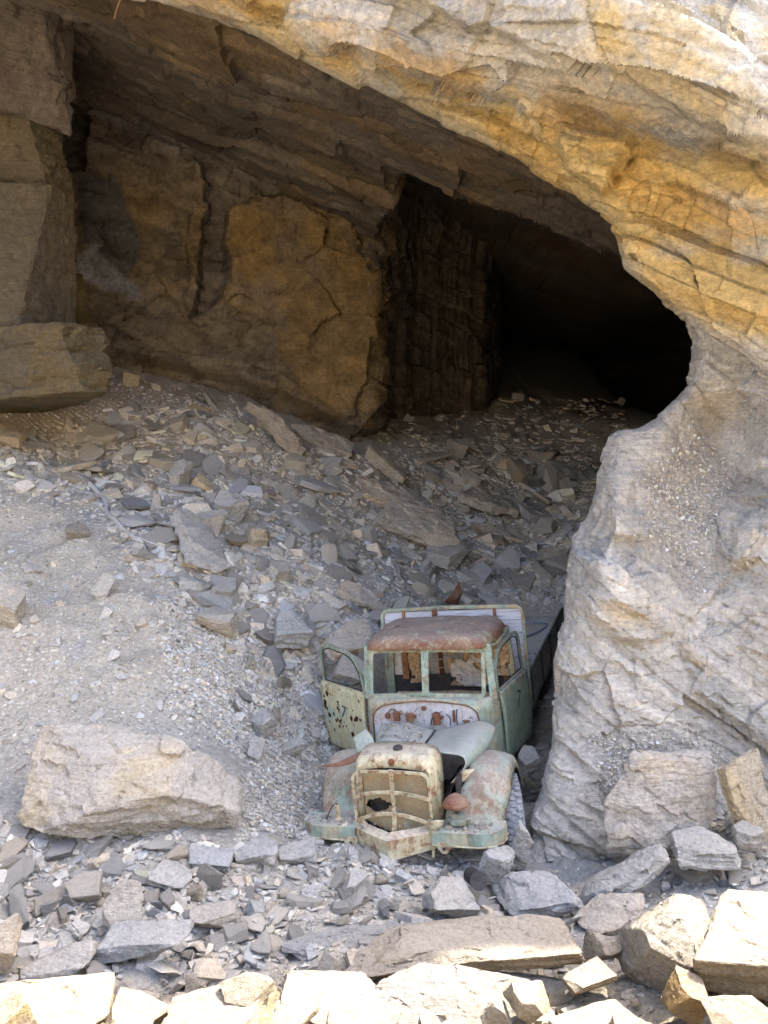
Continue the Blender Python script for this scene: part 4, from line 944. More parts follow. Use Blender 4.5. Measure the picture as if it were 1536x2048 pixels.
flat_material('padding', (.46, .32, .19), .95, .45, 26, .01)
flat_material('lining', (.52, .50, .47), .95, .3, 14, .004)
flat_material('brown_wood', (.26, .13, .06), .85, .4, 8)
flat_material('grey_hose', (.24, .26, .29), .7, .3)
flat_material('pale_hose', (.44, .43, .41), .85, .25)
def wood_material():
    m, nt, b = nodes('white_wood', .85)
    tc = nd(nt, 'ShaderNodeTexCoord'); n = noise_n(nt, mapped(nt, tc.outputs['Object'], (1.2, 6, 16)), 3, 7, .7).outputs[0]
    nt.links.new(ramp(nt, n, [(.32, (.22, .20, .18)), (.44, (.52, .53, .55)), (.7, (.64, .65, .68))]), b.inputs['Base Color']); bump(nt, b, n, .5, .004)
    m, nt, b = nodes('side_wood', .9)
    tc = nd(nt, 'ShaderNodeTexCoord'); n = noise_n(nt, mapped(nt, tc.outputs['Object'], (8, 1.0, 12)), 3, 7, .7).outputs[0]
    nt.links.new(ramp(nt, n, [(.3, (.10, .09, .08)), (.5, (.26, .25, .215)), (.7, (.36, .35, .31))]), b.inputs['Base Color']); bump(nt, b, n, .5, .005)
flat_material('spot_rust', (.11, .045, .025), .9, .5, 60)
wood_material()
def core_material():
    m, nt, b = nodes('radiator_core', .75)
    tc = nd(nt, 'ShaderNodeTexCoord'); vec = tc.outputs['Object']
    br = nd(nt, 'ShaderNodeTexBrick', Scale=42.0); br.inputs['Mortar Size'].default_value = .03; br.inputs['Row Height'].default_value = .5; br.inputs['Brick Width'].default_value = .5
    br.inputs['Color1'].default_value = (.42, .32, .17, 1); br.inputs['Color2'].default_value = (.33, .26, .14, 1); br.inputs['Mortar'].default_value = (.11, .09, .06, 1)
    nt.links.new(mapped(nt, vec, (1, 1, 1), (R(90), 0, 0)), br.inputs[0])
    n = noise_n(nt, vec, 5, 6, .7).outputs[0]
    col = mix(nt, ramp(nt, n, [(.52, (0, 0, 0)), (.66, (1, 1, 1))]), br.outputs[0], (.36, .17, .07))
    col = mix(nt, ramp(nt, noise_n(nt, vec, 7, 4).outputs[0], [(.55, (0, 0, 0)), (.7, (1, 1, 1))]), col, (.24, .27, .17))
    nt.links.new(col, b.inputs['Base Color']); bump(nt, b, br.outputs[1], -.6, .006)
core_material()

truck = empty('truck', TRUCK_LOC)
TR = np.array((Matrix.Rotation(TRUCK_YAW, 3, 'Z') @ Matrix.Rotation(R(.11), 3, 'X') @ Matrix.Rotation(R(-5.74), 3, 'Y')))
truck.rotation_mode = 'XYZ'; truck.rotation_euler = Matrix(TR.tolist()).to_euler('XYZ')
tag(truck, 'derelict pale green truck with rusty cab roof and its right-hand door swung open, rubble all round', 'truck')
truck['label'] = 'derelict pale green and rusty truck with one door swung open'
def tl(px, py, y):                                      # photo pixel -> truck coordinates on the cross plane y
    d = TR.T @ (at(px, py, 10.0) - CO); o = TR.T @ (CO - TRUCK_LOC); k = (y - o[1]) / d[1]
    return o + k * d
def part(name, me, mat, parent=None, smooth=None, solid=0.0, label=None):
    o = link(name, me, mat, parent or truck)
    if smooth is not None:
        me.polygons.foreach_set('use_smooth', np.ones(len(me.polygons), bool)); me.set_sharp_from_angle(angle=R(smooth))
    if solid:
        md = o.modifiers.new('thickness', 'SOLIDIFY'); md.thickness = solid; md.offset = 0
    if label: o['label'] = label
    return o
def bm_mesh(bm, name='part'):
    me = bpy.data.meshes.new(name); bmesh.ops.recalc_face_normals(bm, faces=bm.faces[:]); bm.to_mesh(me); bm.free(); return me
def tube(pts, r=.015, n=8, closed=False, flat=None):
    """a bar along a polyline; flat=(w,h) gives a flat bar"""
    pts = [Vector(p) for p in pts]; bm = bmesh.new(); rings = []; m = len(pts); up = Vector((0, -1, 0))
    for i, p in enumerate(pts):
        a = pts[(i - 1) % m] if (closed or i > 0) else p; b_ = pts[(i + 1) % m] if (closed or i < m - 1) else p
        t = (b_ - a).normalized(); s = t.cross(up)
        if s.length < .1: s = t.cross(Vector((1, 0, 0)))
        s.normalize(); u = s.cross(t)
        if flat: ring = [p + s * (flat[0] / 2 * q[0]) + u * (flat[1] / 2 * q[1]) for q in ((-1, -1), (1, -1), (1, 1), (-1, 1))]
        else: ring = [p + (s * math.cos(6.2832 * k / n) + u * math.sin(6.2832 * k / n)) * r for k in range(n)]
        rings.append([bm.verts.new(v) for v in ring])
    k = len(rings[0])
    for i in range(m if closed else m - 1):
        A, B_ = rings[i], rings[(i + 1) % m]
        for j in range(k): bm.faces.new((A[j], A[(j + 1) % k], B_[(j + 1) % k], B_[j]))
    if not closed: bm.faces.new(rings[0][::-1]); bm.faces.new(rings[-1])
    return bm_mesh(bm)
def smooth_line(pts, n=8):
    p = np.array(pts, float); s = np.r_[0, np.cumsum(np.linalg.norm(np.diff(p, axis=0), axis=1))]
    t = np.linspace(0, s[-1], n * (len(p) - 1) + 1)
    return np.stack([catmull(t, s, p[:, k]) for k in range(p.shape[1])], 1)
def box(x0, x1, y0, y1, z0, z1, bev=.006):
    bm = bmesh.new(); bmesh.ops.create_cube(bm, size=1.0)
    for v in bm.verts: v.co = Vector(((x0 + x1) / 2 + v.co.x * (x1 - x0), (y0 + y1) / 2 + v.co.y * (y1 - y0), (z0 + z1) / 2 + v.co.z * (z1 - z0)))
    if bev: bmesh.ops.bevel(bm, geom=bm.edges[:], offset=bev, segments=2, affect='EDGES', clamp_overlap=True)
    return bm_mesh(bm)
def patch(ctrl, nu=14, nv=14, warp=.0, seed=0, wfreq=5):
    """smooth sheet through a small grid of control points (rows of points)"""
    c_ = np.array(ctrl, float); a, b_ = c_.shape[:2]
    t = np.linspace(0, a - 1, nu); s = np.linspace(0, b_ - 1, nv)
    rows = np.stack([np.stack([catmull(t, np.arange(a, dtype=float), c_[:, j, k]) for k in range(3)], 1) for j in range(b_)], 1)
    P = np.stack([np.stack([catmull(s, np.arange(b_, dtype=float), rows[i, :, k]) for k in range(3)], 1) for i in range(nu)], 0)
    if warp: P = P + grid_normals(P) * (warp * fbm(P * wfreq + seed, 3))[..., None]
    return P
def lathe(prof, n=20, axis='z', cen=(0, 0, 0)):
    bm = bmesh.new(); rings = []
    for r_, h in prof:
        ring = []
        for k in range(n):
            a = 6.28318 * k / n; x, y = r_ * math.cos(a), r_ * math.sin(a)
            v = (x, y, h) if axis == 'z' else ((h, x, y) if axis == 'x' else (x, h, y))
            ring.append(bm.verts.new(Vector(v) + Vector(cen)))
        rings.append(ring)
    for a, b_ in zip(rings[:-1], rings[1:]):
        for k in range(n): bm.faces.new((a[k], a[(k + 1) % n], b_[(k + 1) % n], b_[k]))
    if prof[0][0] > 1e-4: bm.faces.new(rings[0][::-1])
    if prof[-1][0] > 1e-4: bm.faces.new(rings[-1])
    bmesh.ops.remove_doubles(bm, verts=bm.verts[:], dist=1e-5)
    return bm_mesh(bm)

# ---- chassis
for s in (-1, 1): part('chassis_rail', box(s * .38 - .035, s * .38 + .035, .25, 7.3, .62, .80), 'dark_steel')
for y in (.4, 1.9, 3.4, 5.0, 6.8): part('cross_member', box(-.35, .35, y - .05, y + .05, .64, .76), 'dark_steel')
part('axle', tube([(-.8, .82, .46), (.8, .82, .46)], .05), 'dark_steel'); part('axle', tube([(-.8, 5.3, .46), (.8, 5.3, .46)], .07), 'dark_steel')
# ---- wheels: tyre with tread blocks, rim
def wheel(x, y, mat_t='dusty_rubber', w=.19, rad=.45):
    e = bpy.data.objects.new('wheel', None); C.objects.link(e); e.parent = truck; e.location = (x, y, rad)
    prof = [(rad * .60, -w * .38), (rad * .70, -w * .5), (rad * .88, -w * .54), (rad * .965, -w * .44), (rad * .985, -w * .2), (rad * .985, w * .2), (rad * .965, w * .44), (rad * .88, w * .54), (rad * .70, w * .5), (rad * .60, w * .38)]
    t = part('tyre', lathe(prof, 44, 'x'), mat_t, e, smooth=40)
    bm = bmesh.new(); nb = 40
    for k in range(nb):
        a0 = 6.28318 * k / nb
        for side in (-1, 0, 1):
            da = 3.1416 / nb if side == 0 else 0
            M = Matrix.Rotation(a0 + da, 4, 'X') @ Matrix.Translation((side * w * .34, 0, rad * .985)) @ Matrix.Rotation(side * .25, 4, 'Z') @ Matrix.Diagonal((w * .27, rad * .075, rad * .06, 1))
            bmesh.ops.create_cube(bm, size=1.0, matrix=M)
    part('tread', bm_mesh(bm), mat_t, e)
    part('rim', lathe([(.05, w * .12), (rad * .30, w * .12), (rad * .42, w * .02), (rad * .52, w * .25), (rad * .61, w * .40)], 28, 'x'), 'dark_steel', e, smooth=40)
    return e
wheel(1.02, .86).rotation_euler = (0, 0, R(15)); wheel(-.86, .84).rotation_euler = (0, 0, R(15)); wheel(.82, 5.3, 'rubber'); wheel(-.82, 5.3, 'rubber')

# ---- front wings (fenders)
fprof = smooth_line([(.10, .72), (.20, .755), (.31, .88), (.44, 1.02), (.61, 1.14), (.82, 1.19), (1.03, 1.14), (1.20, .99), (1.32, .82), (1.38, .70)], 5)
for s in (-1, 1):
    nx_ = 18; P = np.zeros((len(fprof), nx_, 3)); tg_ = np.gradient(fprof, axis=0); tg_ /= np.linalg.norm(tg_, axis=1, keepdims=True); nn = np.stack([-tg_[:, 1], tg_[:, 0]], 1)
    for j in range(nx_):
        t = j / (nx_ - 1)                                # 0 inner, 1 outer, the outer edge rolls over
        xi = .46 + (.20 if s > 0 else -.03) * sstep(.76, 1.08, fprof[:, 1]); xo = .93 if s < 0 else 1.05
        if t < .86: x = xi + (xo - xi) * t / .86; drop = .06 * (t / .86) ** 3 + .03 * (1 - t / .86) ** 2
        else: q = (t - .86) / .14; x = xo + .05 * math.sin(q * 1.57); drop = .06 + .12 * (1 - math.cos(q * 1.57))
        taper = 1 - .10 * np.clip((.45 - fprof[:, 0]) / .4, 0, 1) * t
        P[:, j, 0] = s * x * taper; P[:, j, 1] = fprof[:, 0] - nn[:, 0] * drop; P[:, j, 2] = fprof[:, 1] - nn[:, 1] * drop
    P = P + grid_normals(P) * (.012 * fbm(P * 5 + s * 7, 3))[..., None]
    part('fender', grid_mesh('fender', P), 'fender_paint', smooth=50, solid=.008)
    # flat apron in front of the wing with a turned-down lip
    out = [(.40, .16), (.40, -.10), (.62, -.105), (.82, -.10), (.93, -.06), (1.0, .02), (1.02, .12), (1.01, .22), (.90, .20)]
    if s > 0: out = [(x if x < .5 else x + .07, y) for x, y in out]
    bm = bmesh.new(); top = [bm.verts.new((s * x, y, .725)) for x, y in out]; bm.faces.new(top)
    lip = [bm.verts.new((s * x * 1.004, y - .004, .60)) for x, y in out[1:8]]
    for k in range(6): bm.faces.new((top[k + 1], top[k + 2], lip[k + 1], lip[k]))
    ap = part('apron', bm_mesh(bm), 'green_paint', solid=.012)
    part('rim_edge', tube([(s * x * 1.006, y - .006, .598) for x, y in out[1:8]], .011), 'cream_paint', ap)
# ---- V shaped front cross piece
bm = bmesh.new()
vv_ = [(-.42, -.05), (-.21, -.17), (0, -.29), (.21, -.17), (.42, -.05)]
a_ = [bm.verts.new((x, y + .10, .735)) for x, y in vv_]; b_ = [bm.verts.new((x, y, .70)) for x, y in vv_]; c_ = [bm.verts.new((x, y + .005, .50 + .10 * abs(x))) for x, y in vv_]; d_ = [bm.verts.new((x, y + .07, .49 + .10 * abs(x))) for x, y in vv_]
for q, r_ in ((a_, b_), (b_, c_), (c_, d_)):
    for k in range(4): bm.faces.new((q[k], q[k + 1], r_[k + 1], r_[k]))
part('front_beam', bm_mesh(bm), 'cream_paint', solid=.014)
# ---- radiator shell
def arch(w, z0, z1, rad, n=7):
    pts = [(-w, z0)]
    for k in range(n + 1):
        a = math.pi - k * math.pi / 2 / n; pts.append((-w + rad + rad * math.cos(a), z1 - rad + rad * math.sin(a)))
    for k in range(1, 5): pts.append((-w + rad + (2 * w - 2 * rad) * k / 5, z1 + .018 * math.sin(math.pi * k / 5)))
    for k in range(n + 1):
        a = math.pi / 2 - k * math.pi / 2 / n; pts.append((w - rad + rad * math.cos(a), z1 - rad + rad * math.sin(a)))
    pts.append((w, z0)); return pts
rings = []
for w, z0, z1, rad, y in ((.345, .66, 1.255, .07, .125), (.36, .66, 1.27, .08, .07), (.385, .66, 1.325, .11, .055), (.415, .66, 1.385, .14, .09), (.425, .66, 1.40, .13, .14), (.43, .66, 1.415, .13, .26), (.43, .66, 1.42, .13, .40)):
    rings.append([(x, y, z) for x, z in arch(w, z0, z1, rad)])
P = np.array(rings); P = P + grid_normals(P) * (.005 * fbm(P * 9, 3))[..., None]
shell = part('radiator_shell', grid_mesh('shell', P), 'cream_paint', smooth=50, solid=.006)
part('badge', lathe([(.0, -.012), (.035, -.006), (.04, .01)], 18, 'y', (0, .062, 1.345)), 'rust', shell)
part('filler_cap', lathe([(.05, 0), (.05, .02), (.03, .035), (.0, .035)], 18, 'z', (.03, .22, 1.43)), 'dark_steel', shell)
# ---- radiator core: rusty mesh with a torn hole
u = np.linspace(-.34, .34, 60); v = np.linspace(.54, 1.25, 60); U, V = np.meshgrid(u, v, indexing='ij')
P = np.stack([U, .10 - .10 * np.clip((.74 - V) / .2, 0, 1) * (1 - np.abs(U) / .34) + .008 * fbm(np.stack([U * 6, V * 6, 0 * U], -1), 3), V], -1)
hx_, hz_ = U[:-1, :-1], V[:-1, :-1]
nz = fbm(np.stack([hx_ * 9, hz_ * 9, 0 * hx_], -1) + 3, 3) * .06
keep = (hz_ > .60 + .10 * np.abs(hx_) / .34) & (np.hypot((hx_ + .16) / .14, (hz_ - .88) / .07) + nz * 8 > 1) & ~((hx_ > .02) & (hz_ > 1.205 + nz * .5))
part('radiator_core', grid_mesh('core', P, smooth=True, keep=keep), 'radiator_core')
part('fan_cowl', box(-.33, .33, .20, .26, .62, 1.30), 'dark_steel')
# ---- grille guard
g_y = -.03
hoop = [(-.385, -.05, .47), (-.395, g_y, .80), (-.40, g_y, 1.12)] + [(-.40 + .09 - .09 * math.cos(a), g_y, 1.19 + .09 * math.sin(a)) for a in np.linspace(0, 1.57, 6)] + [(-.15, g_y - .01, 1.292), (.15, g_y - .01, 1.292)] + \
       [(.40 - .09 + .09 * math.sin(a), g_y, 1.19 + .09 * math.cos(a)) for a in np.linspace(0, 1.57, 6)] + [(.40, g_y, 1.12), (.395, g_y, .80), (.385, -.05, .45)]
guard = part('grille_guard', tube(hoop, flat=(.028, .018)), 'cream_paint')
for z, rise, fwd in ((1.02, .085, .05), (.765, .13, .07)):
    part('guard_bar', tube([(x, g_y - .012 - fwd * (1 - (x / .4) ** 2), z + rise * (1 - (x / .4) ** 2)) for x in np.linspace(-.40, .40, 13)], flat=(.032, .014)), 'cream_paint', guard)
part('guard_bar', tube([(0, .02, 1.29), (0, .02, .95), (.005, -.03, .78), (.01, -.10, .64)], flat=(.04, .018)), 'cream_paint', guard)
part('guard_bar', tube([(-.36, .0, .80), (-.33, -.01, .735), (-.16, -.07, .665), (-.03, -.12, .635)], flat=(.032, .02)), 'cream_paint', guard)
part('guard_bar', tube([(.36, .0, .80), (.33, -.01, .735), (.18, -.07, .665), (.05, -.12, .635)], flat=(.032, .02)), 'cream_paint', guard)
part('crank_ring', lathe([(.030, -.02), (.062, -.02), (.062, .02), (.030, .02), (.030, -.02)], 22, 'y', (.01, -.125, .62)), 'cream_paint', guard)
part('crank_hole', lathe([(.0, -.004), (.031, -.004), (.031, .012)], 18, 'y', (.01, -.125, .62)), 'dark_steel', guard)
part('guard_bracket', patch([[tl(857, 1645, -.08), tl(872, 1640, -.08), tl(887, 1641, -.06)], [tl(858, 1656, -.08), tl(872, 1654, -.1), tl(884, 1650, -.06)], [tl(861, 1668, -.07), tl(868, 1662, -.08), tl(874, 1658, -.06)]], 8, 8) if False else
     grid_mesh('bracket', patch([[tl(857, 1645, -.08), tl(872, 1640, -.08), tl(887, 1641, -.06)], [tl(858, 1656, -.08), tl(872, 1654, -.1), tl(884, 1650, -.06)], [tl(861, 1668, -.07), tl(868, 1662, -.08), tl(874, 1658, -.06)]], 8, 8)), 'cream_paint', guard, solid=.012)
# ---- tow brackets under the beam
for pxx, pyy in ((701, 1684), (888, 1696)):
    c0 = tl(pxx, pyy, -.12)
    bm = bmesh.new(); vs = [(-.06, .05), (.06, .05), (.07, .0), (.03, -.055), (-.02, -.06), (-.07, .0)]
    f_ = [bm.verts.new((c0[0] + x, c0[1], c0[2] + z)) for x, z in vs]; g_ = [bm.verts.new((c0[0] + x, c0[1] + .035, c0[2] + z)) for x, z in vs]
    bm.faces.new(f_); bm.faces.new(g_[::-1])
    for k in range(6): bm.faces.new((f_[k], g_[k], g_[(k + 1) % 6], f_[(k + 1) % 6]))
    tb = part('tow_bracket', bm_mesh(bm), 'cream_paint')
    part('pin_hole', lathe([(0, -.004), (.018, -.004), (.018, .004)], 12, 'y', (c0[0], c0[1] - .002, c0[2] - .01)), 'dark_steel', tb)
part('wire', tube([(.50, -.09, .60), (.505, -.10, .48), (.50, -.10, .33)], .004), 'dark_steel')
# ---- headlamp mounts: rusty hooded mount on the left wing side of the view's right, stump and wire on the other
c0 = tl(922, 1660, .06)
hm = part('headlamp_mount', box(c0[0] - .125, c0[0] + .115, c0[1] - .08, c0[1] + .09, .715, .855, .05), 'fender_paint', smooth=50)
part('stem', tube([(c0[0] - .02, c0[1], .82), (c0[0] - .03, c0[1], .96)], .022), 'dark_steel', hm)
part('hood', lathe([(.06, -.025), (.125, -.03), (.128, -.012), (.10, .03), (.055, .065), (.018, .085), (.0, .087)], 22, 'z', (c0[0] - .03, c0[1], .965)), 'rust', hm, smooth=40, solid=.006)
c1 = tl(677, 1640, .05)
st_ = part('headlamp_stump', lathe([(.05, 0), (.045, .015), (.024, .02), (.024, .13), (.03, .135), (.03, .16), (.0, .162)], 14, 'z', (c1[0], c1[1], .73)), 'cream_paint', smooth=40)
part('wire', tube(smooth_line([(c1[0] - .12, c1[1] - .03, .74), (c1[0] - .09, c1[1] - .03, .80), (c1[0] - .05, c1[1], .87), (c1[0], c1[1], .90), (c1[0] + .03, c1[1], .87)], 5), .006), 'dark_steel', st_)
# ---- the bonnet, bent up into two wings
yb, yf = 1.28, .42
L_ = [[tl(765, 1448, yb), tl(800, 1445, yb), tl(838, 1452, yb), tl(870, 1462, yb)],
      [tl(757, 1462, .9), tl(788, 1458, .9), tl(826, 1470, .9), tl(857, 1480, .9)],
      [tl(749, 1490, .5), tl(779, 1481, .46), tl(812, 1491, .44), tl(841, 1502, yf)]]
PL_ = patch(L_, 22, 26, .006, 1)
hood = part('bonnet', grid_mesh('bonnet', PL_), 'hood_paint', smooth=60, solid=.007)
R_ = [[tl(870, 1462, yb), tl(915, 1452, yb), tl(950, 1443, yb), tl(974, 1444, yb), tl(991, 1456, yb), tl(989, 1470, yb)],
      [tl(857, 1480, .9), tl(895, 1476, .9), tl(928, 1468, .9), tl(955, 1468, .92), tl(972, 1483, .95), tl(974, 1496, .95)],
      [tl(841, 1502, yf), tl(872, 1504, .44), tl(902, 1508, .46), tl(924, 1514, .46), tl(930, 1528, .44), tl(921, 1546, .42)]]
part('bonnet_wing', grid_mesh('bonnet_wing', patch(R_, 22, 34, .006, 5)), 'hood_paint', hood, smooth=60, solid=.007)
part('hinge', tube([tl(870, 1461, yb), tl(857, 1479, .9), tl(841, 1501, yf)], .011), 'dark_steel', hood)
# loose side sheets
S1 = [[tl(706, 1476, .45), tl(718, 1467, .47), tl(732, 1458, .5)], [tl(710, 1492, .4), tl(727, 1481, .44), tl(743, 1472, .48)], [tl(714, 1510, .36), tl(732, 1499, .4), tl(749, 1488, .46)]]
part('side_sheet', grid_mesh('sheet', patch(S1, 10, 10, .008, 3)), 'hood_paint', smooth=60, solid=.006, label='pale bent sheet beside the radiator')
S2 = [[tl(642, 1532, .25), tl(675, 1524, .28), tl(704, 1511, .34), tl(749, 1490, .44)], [tl(643, 1534, .24), tl(682, 1532, .25), tl(716, 1520, .3), tl(752, 1499, .42)]]
part('side_sheet', grid_mesh('sheet', patch(S2, 6, 20, .004, 3)), 'rust', smooth=60, solid=.006, label='rusty blade of sheet metal jutting out over the wing')
S3 = [[tl(926, 1538, .5), tl(951, 1538, .55)], [tl(900, 1567, .42), tl(929, 1563, .47)]]
part('side_sheet', grid_mesh('sheet', patch([[p for p in r_] for r_ in S3], 6, 6, .004, 3)), 'cream_paint', smooth=60, solid=.006, label='small pale plate hanging below the bonnet wing')
part('stay_rod', tube([tl(916, 1545, .5), tl(902, 1580, .42), tl(882, 1640, .3)], .011), 'dark_steel')
for s in (1,): part('inner_wing', box(s * .60 - .01, s * .60 + .01, .25, 1.42, .62, 1.12, .004), 'dark_steel')
part('engine', box(-.16, .14, .55, 1.25, .70, 1.02, .03), 'dark_steel')

# ---- cab: firewall, cowl, floor, back
fw = [tl(749, 1462, 1.42), tl(750, 1424, 1.42), tl(757, 1415, 1.42), tl(769, 1410, 1.42), tl(800, 1405, 1.42), tl(857, 1402, 1.42), tl(905, 1406, 1.42), tl(942, 1414, 1.42), tl(954, 1424, 1.42), tl(959, 1441, 1.42), tl(962, 1466, 1.42)]
fw = smooth_line(fw, 3)
bm = bmesh.new(); lo = [bm.verts.new((p[0], 1.42, .62)) for p in fw]; hi_ = [bm.verts.new(p) for p in fw]
for k in range(len(fw) - 1): bm.faces.new((lo[k], lo[k + 1], hi_[k + 1], hi_[k]))
fire = part('firewall', bm_mesh(bm), 'white_paint', solid=.01)
belt = [(-.84, 1.74, 1.00), (-.83, 1.72, 1.30), (-.815, 1.70, 1.50), (-.77, 1.64, 1.545), (-.60, 1.58, 1.56), (-.3, 1.54, 1.565), (0, 1.52, 1.57), (.3, 1.54, 1.565), (.60, 1.58, 1.56), (.77, 1.64, 1.545), (.815, 1.70, 1.50), (.83, 1.72, 1.30), (.84, 1.74, .80)]
belt[0] = (-.84, 1.74, .80)
belt = np.array(belt); s0 = np.r_[0, np.cumsum(np.linalg.norm(np.diff(belt, axis=0), axis=1))]; s0 /= s0[-1]
arc = np.concatenate([[[fw[0][0], 1.42, .62]], fw, [[fw[-1][0], 1.42, .62]]]); s1 = np.r_[0, np.cumsum(np.linalg.norm(np.diff(arc, axis=0), axis=1))]; s1 /= s1[-1]
t = np.linspace(0, 1, 70); O = np.stack([np.interp(t, s0, belt[:, k]) for k in range(3)], 1); I = np.stack([np.interp(t, s1, arc[:, k]) for k in range(3)], 1)
P = np.stack([I + (O - I) * q + np.array([0, -.05, .015]) * math.sin(q * math.pi) for q in np.linspace(0, 1, 10)], 1)
P[:, 0] = I + np.array([0, -.012, 0])
P = P + grid_normals(P) * (.004 * fbm(P * 7, 3))[..., None]
cowl = part('cowl', grid_mesh('cowl', P), 'green_paint', smooth=60, solid=.008)
part('edge_bead', tube(I + np.array([0, -.016, .0]), .009), 'rust', cowl)
# things bolted to the firewall
def fwp(px_, py_): return tl(px_, py_, 1.40)
for (px_, py_, w, h, kind) in ((776, 1431, .05, .07, 'b'), (794, 1432, .075, .11, 'b'), (821, 1432, .085, .085, 'c'), (875, 1435, .085, .13, 'c'), (908, 1432, .022, .14, 'b'), (934, 1443, .06, .04, 'b'), (848, 1416, .05, .05, 'b')):
    p = fwp(px_, py_)
    if kind == 'c':
        f_ = part('fitting', lathe([(w * .5, -h / 2), (w * .5, h / 2 - .02), (w * .58, h / 2 - .02), (w * .58, h / 2), (w * .4, h / 2), (w * .4, h / 2 - .05), (0, h / 2 - .05)], 18, 'z', (p[0], 1.36, p[2])), 'rust', fire, smooth=40)
        part('clamp', box(p[0] - .02, p[0] + .07, 1.37, 1.415, p[2] - .015, p[2] + .02, .003), 'rust', f_)
    else: part('fitting', box(p[0] - w / 2, p[0] + w / 2, 1.37, 1.413, p[2] - h / 2, p[2] + h / 2, .006), 'rust', fire)
for pts in ([(776, 1425), (782, 1419), (792, 1421), (790, 1430)], [(862, 1450), (863, 1440), (868, 1434), (872, 1436)], [(892, 1428), (900, 1436), (901, 1452)], [(914, 1418), (913, 1436), (915, 1450)]):
    part('wire', tube(smooth_line([tl(a, b, 1.385) for a, b in pts], 5), .006), 'dark_steel', fire)
rs2 = np.random.RandomState(3)
for k in range(26):
    p = fwp(rs2.uniform(765, 945), rs2.uniform(1416, 1446)); part('bolt_hole', lathe([(0, -.003), (.007, -.003), (.007, .004)], 8, 'y', (p[0], 1.412, p[2])), 'dark_steel', fire)
for px_ in (806, 858, 895):
    a, b = fwp(px_, 1406), fwp(px_, 1462); part('seam', box(a[0] - .006, a[0] + .006, 1.408, 1.42, b[2], a[2] - .01, .002), 'white_paint', fire)
part('cab_floor', box(-.80, .80, 1.45, 2.72, .74, .78), 'dark_steel')
# roof: domed pressing with a turned-down edge
nu_, nv_ = 44, 40; P = np.zeros((nu_, nv_, 3)); RX, RY0, RY1 = .80, 1.545, 2.80
for i, a in enumerate(np.linspace(-1, 1, nu_)):
    for j, b in enumerate(np.linspace(-1, 1, nv_)):
        k = max(abs(a), abs(b), 1e-6); q = (abs(a / k) ** 7 + abs(b / k) ** 7) ** (-1 / 7)     # square to superellipse
        x, y = a * q, b * q; r_ = k
        P[i, j] = (x * RX * (1 - .04 * (y < 0) * -y), (RY0 + RY1) / 2 + y * (RY1 - RY0) / 2, 2.19 + .085 * (1 - r_ ** 9) + .02 * (1 - r_ ** 2) + .0 - .05 * max(0, r_ - .93) / .07 + .02 * y)
P = P + grid_normals(P) * (.010 * fbm(P * 5 + 2, 3))[..., None]
roof = part('roof', grid_mesh('roof', P), 'roof_rust', smooth=60, solid=.01)
part('roof_strip', tube(smooth_line([tl(791, 1252, 2.05), tl(815, 1256, 2.0), tl(852, 1262, 1.95), tl(895, 1263, 1.95), tl(942, 1258, 2.0)], 5), .010), 'rust', roof)
for s in (-1, 1):
    part('drip_rail', tube([(s * .74, 1.70, 2.11), (s * .80, 1.9, 2.10), (s * .81, 2.3, 2.10), (s * .80, 2.72, 2.10)], .014), 'green_paint', roof)
    part('pillar', tube([(s * .775, 1.63, 1.52), (s * .765, 1.66, 1.7), (s * .735, 1.69, 2.15)], flat=(.085, .06)), 'frame_paint')
    part('pillar', tube([(s * .82, 2.72, .78), (s * .82, 2.72, 1.5), (s * .78, 2.72, 2.12)], flat=(.07, .07)), 'green_paint')
# windscreen header and two empty frames
part('header', tube([(-.74, 1.69, 2.10), (-.4, 1.645, 2.11), (0, 1.62, 2.115), (.4, 1.645, 2.11), (.74, 1.69, 2.10)], flat=(.06, .03)), 'frame_paint')
def rrect(c4, rad=.055, n=5):
    """rounded quad loop through four corners (TL, TR, BR, BL)"""
    out = []; c4 = [np.array(p) for p in c4]
    for k in range(4):
        p, a, b = c4[k], c4[k - 1], c4[(k + 1) % 4]; da = (a - p) / np.linalg.norm(a - p); db = (b - p) / np.linalg.norm(b - p)
        for q in np.linspace(0, 1, n): out.append(p + da * rad * (1 - q) ** 2 + db * rad * q ** 2)
    return out
for quad in ((tl(743, 1303, 1.67), tl(846, 1299, 1.60), tl(849, 1389, 1.50), tl(743, 1392, 1.58)), (tl(853, 1299, 1.60), tl(966, 1301, 1.67), tl(968, 1392, 1.58), tl(854, 1390, 1.50))):
    loop = rrect(quad)
    f_ = part('windscreen_frame', tube(loop, closed=True, flat=(.046, .03)), 'frame_paint')
    cen = sum(np.array(p) for p in quad) / 4
    part('gasket', tube([p + (cen - p) * .035 + np.array([0, .004, 0]) for p in map(np.array, loop)], .008, 6, closed=True), 'white_paint', f_)
part('centre_post', tube([tl(849.5, 1299, 1.61), tl(851, 1392, 1.51)], flat=(.05, .03)), 'frame_paint')
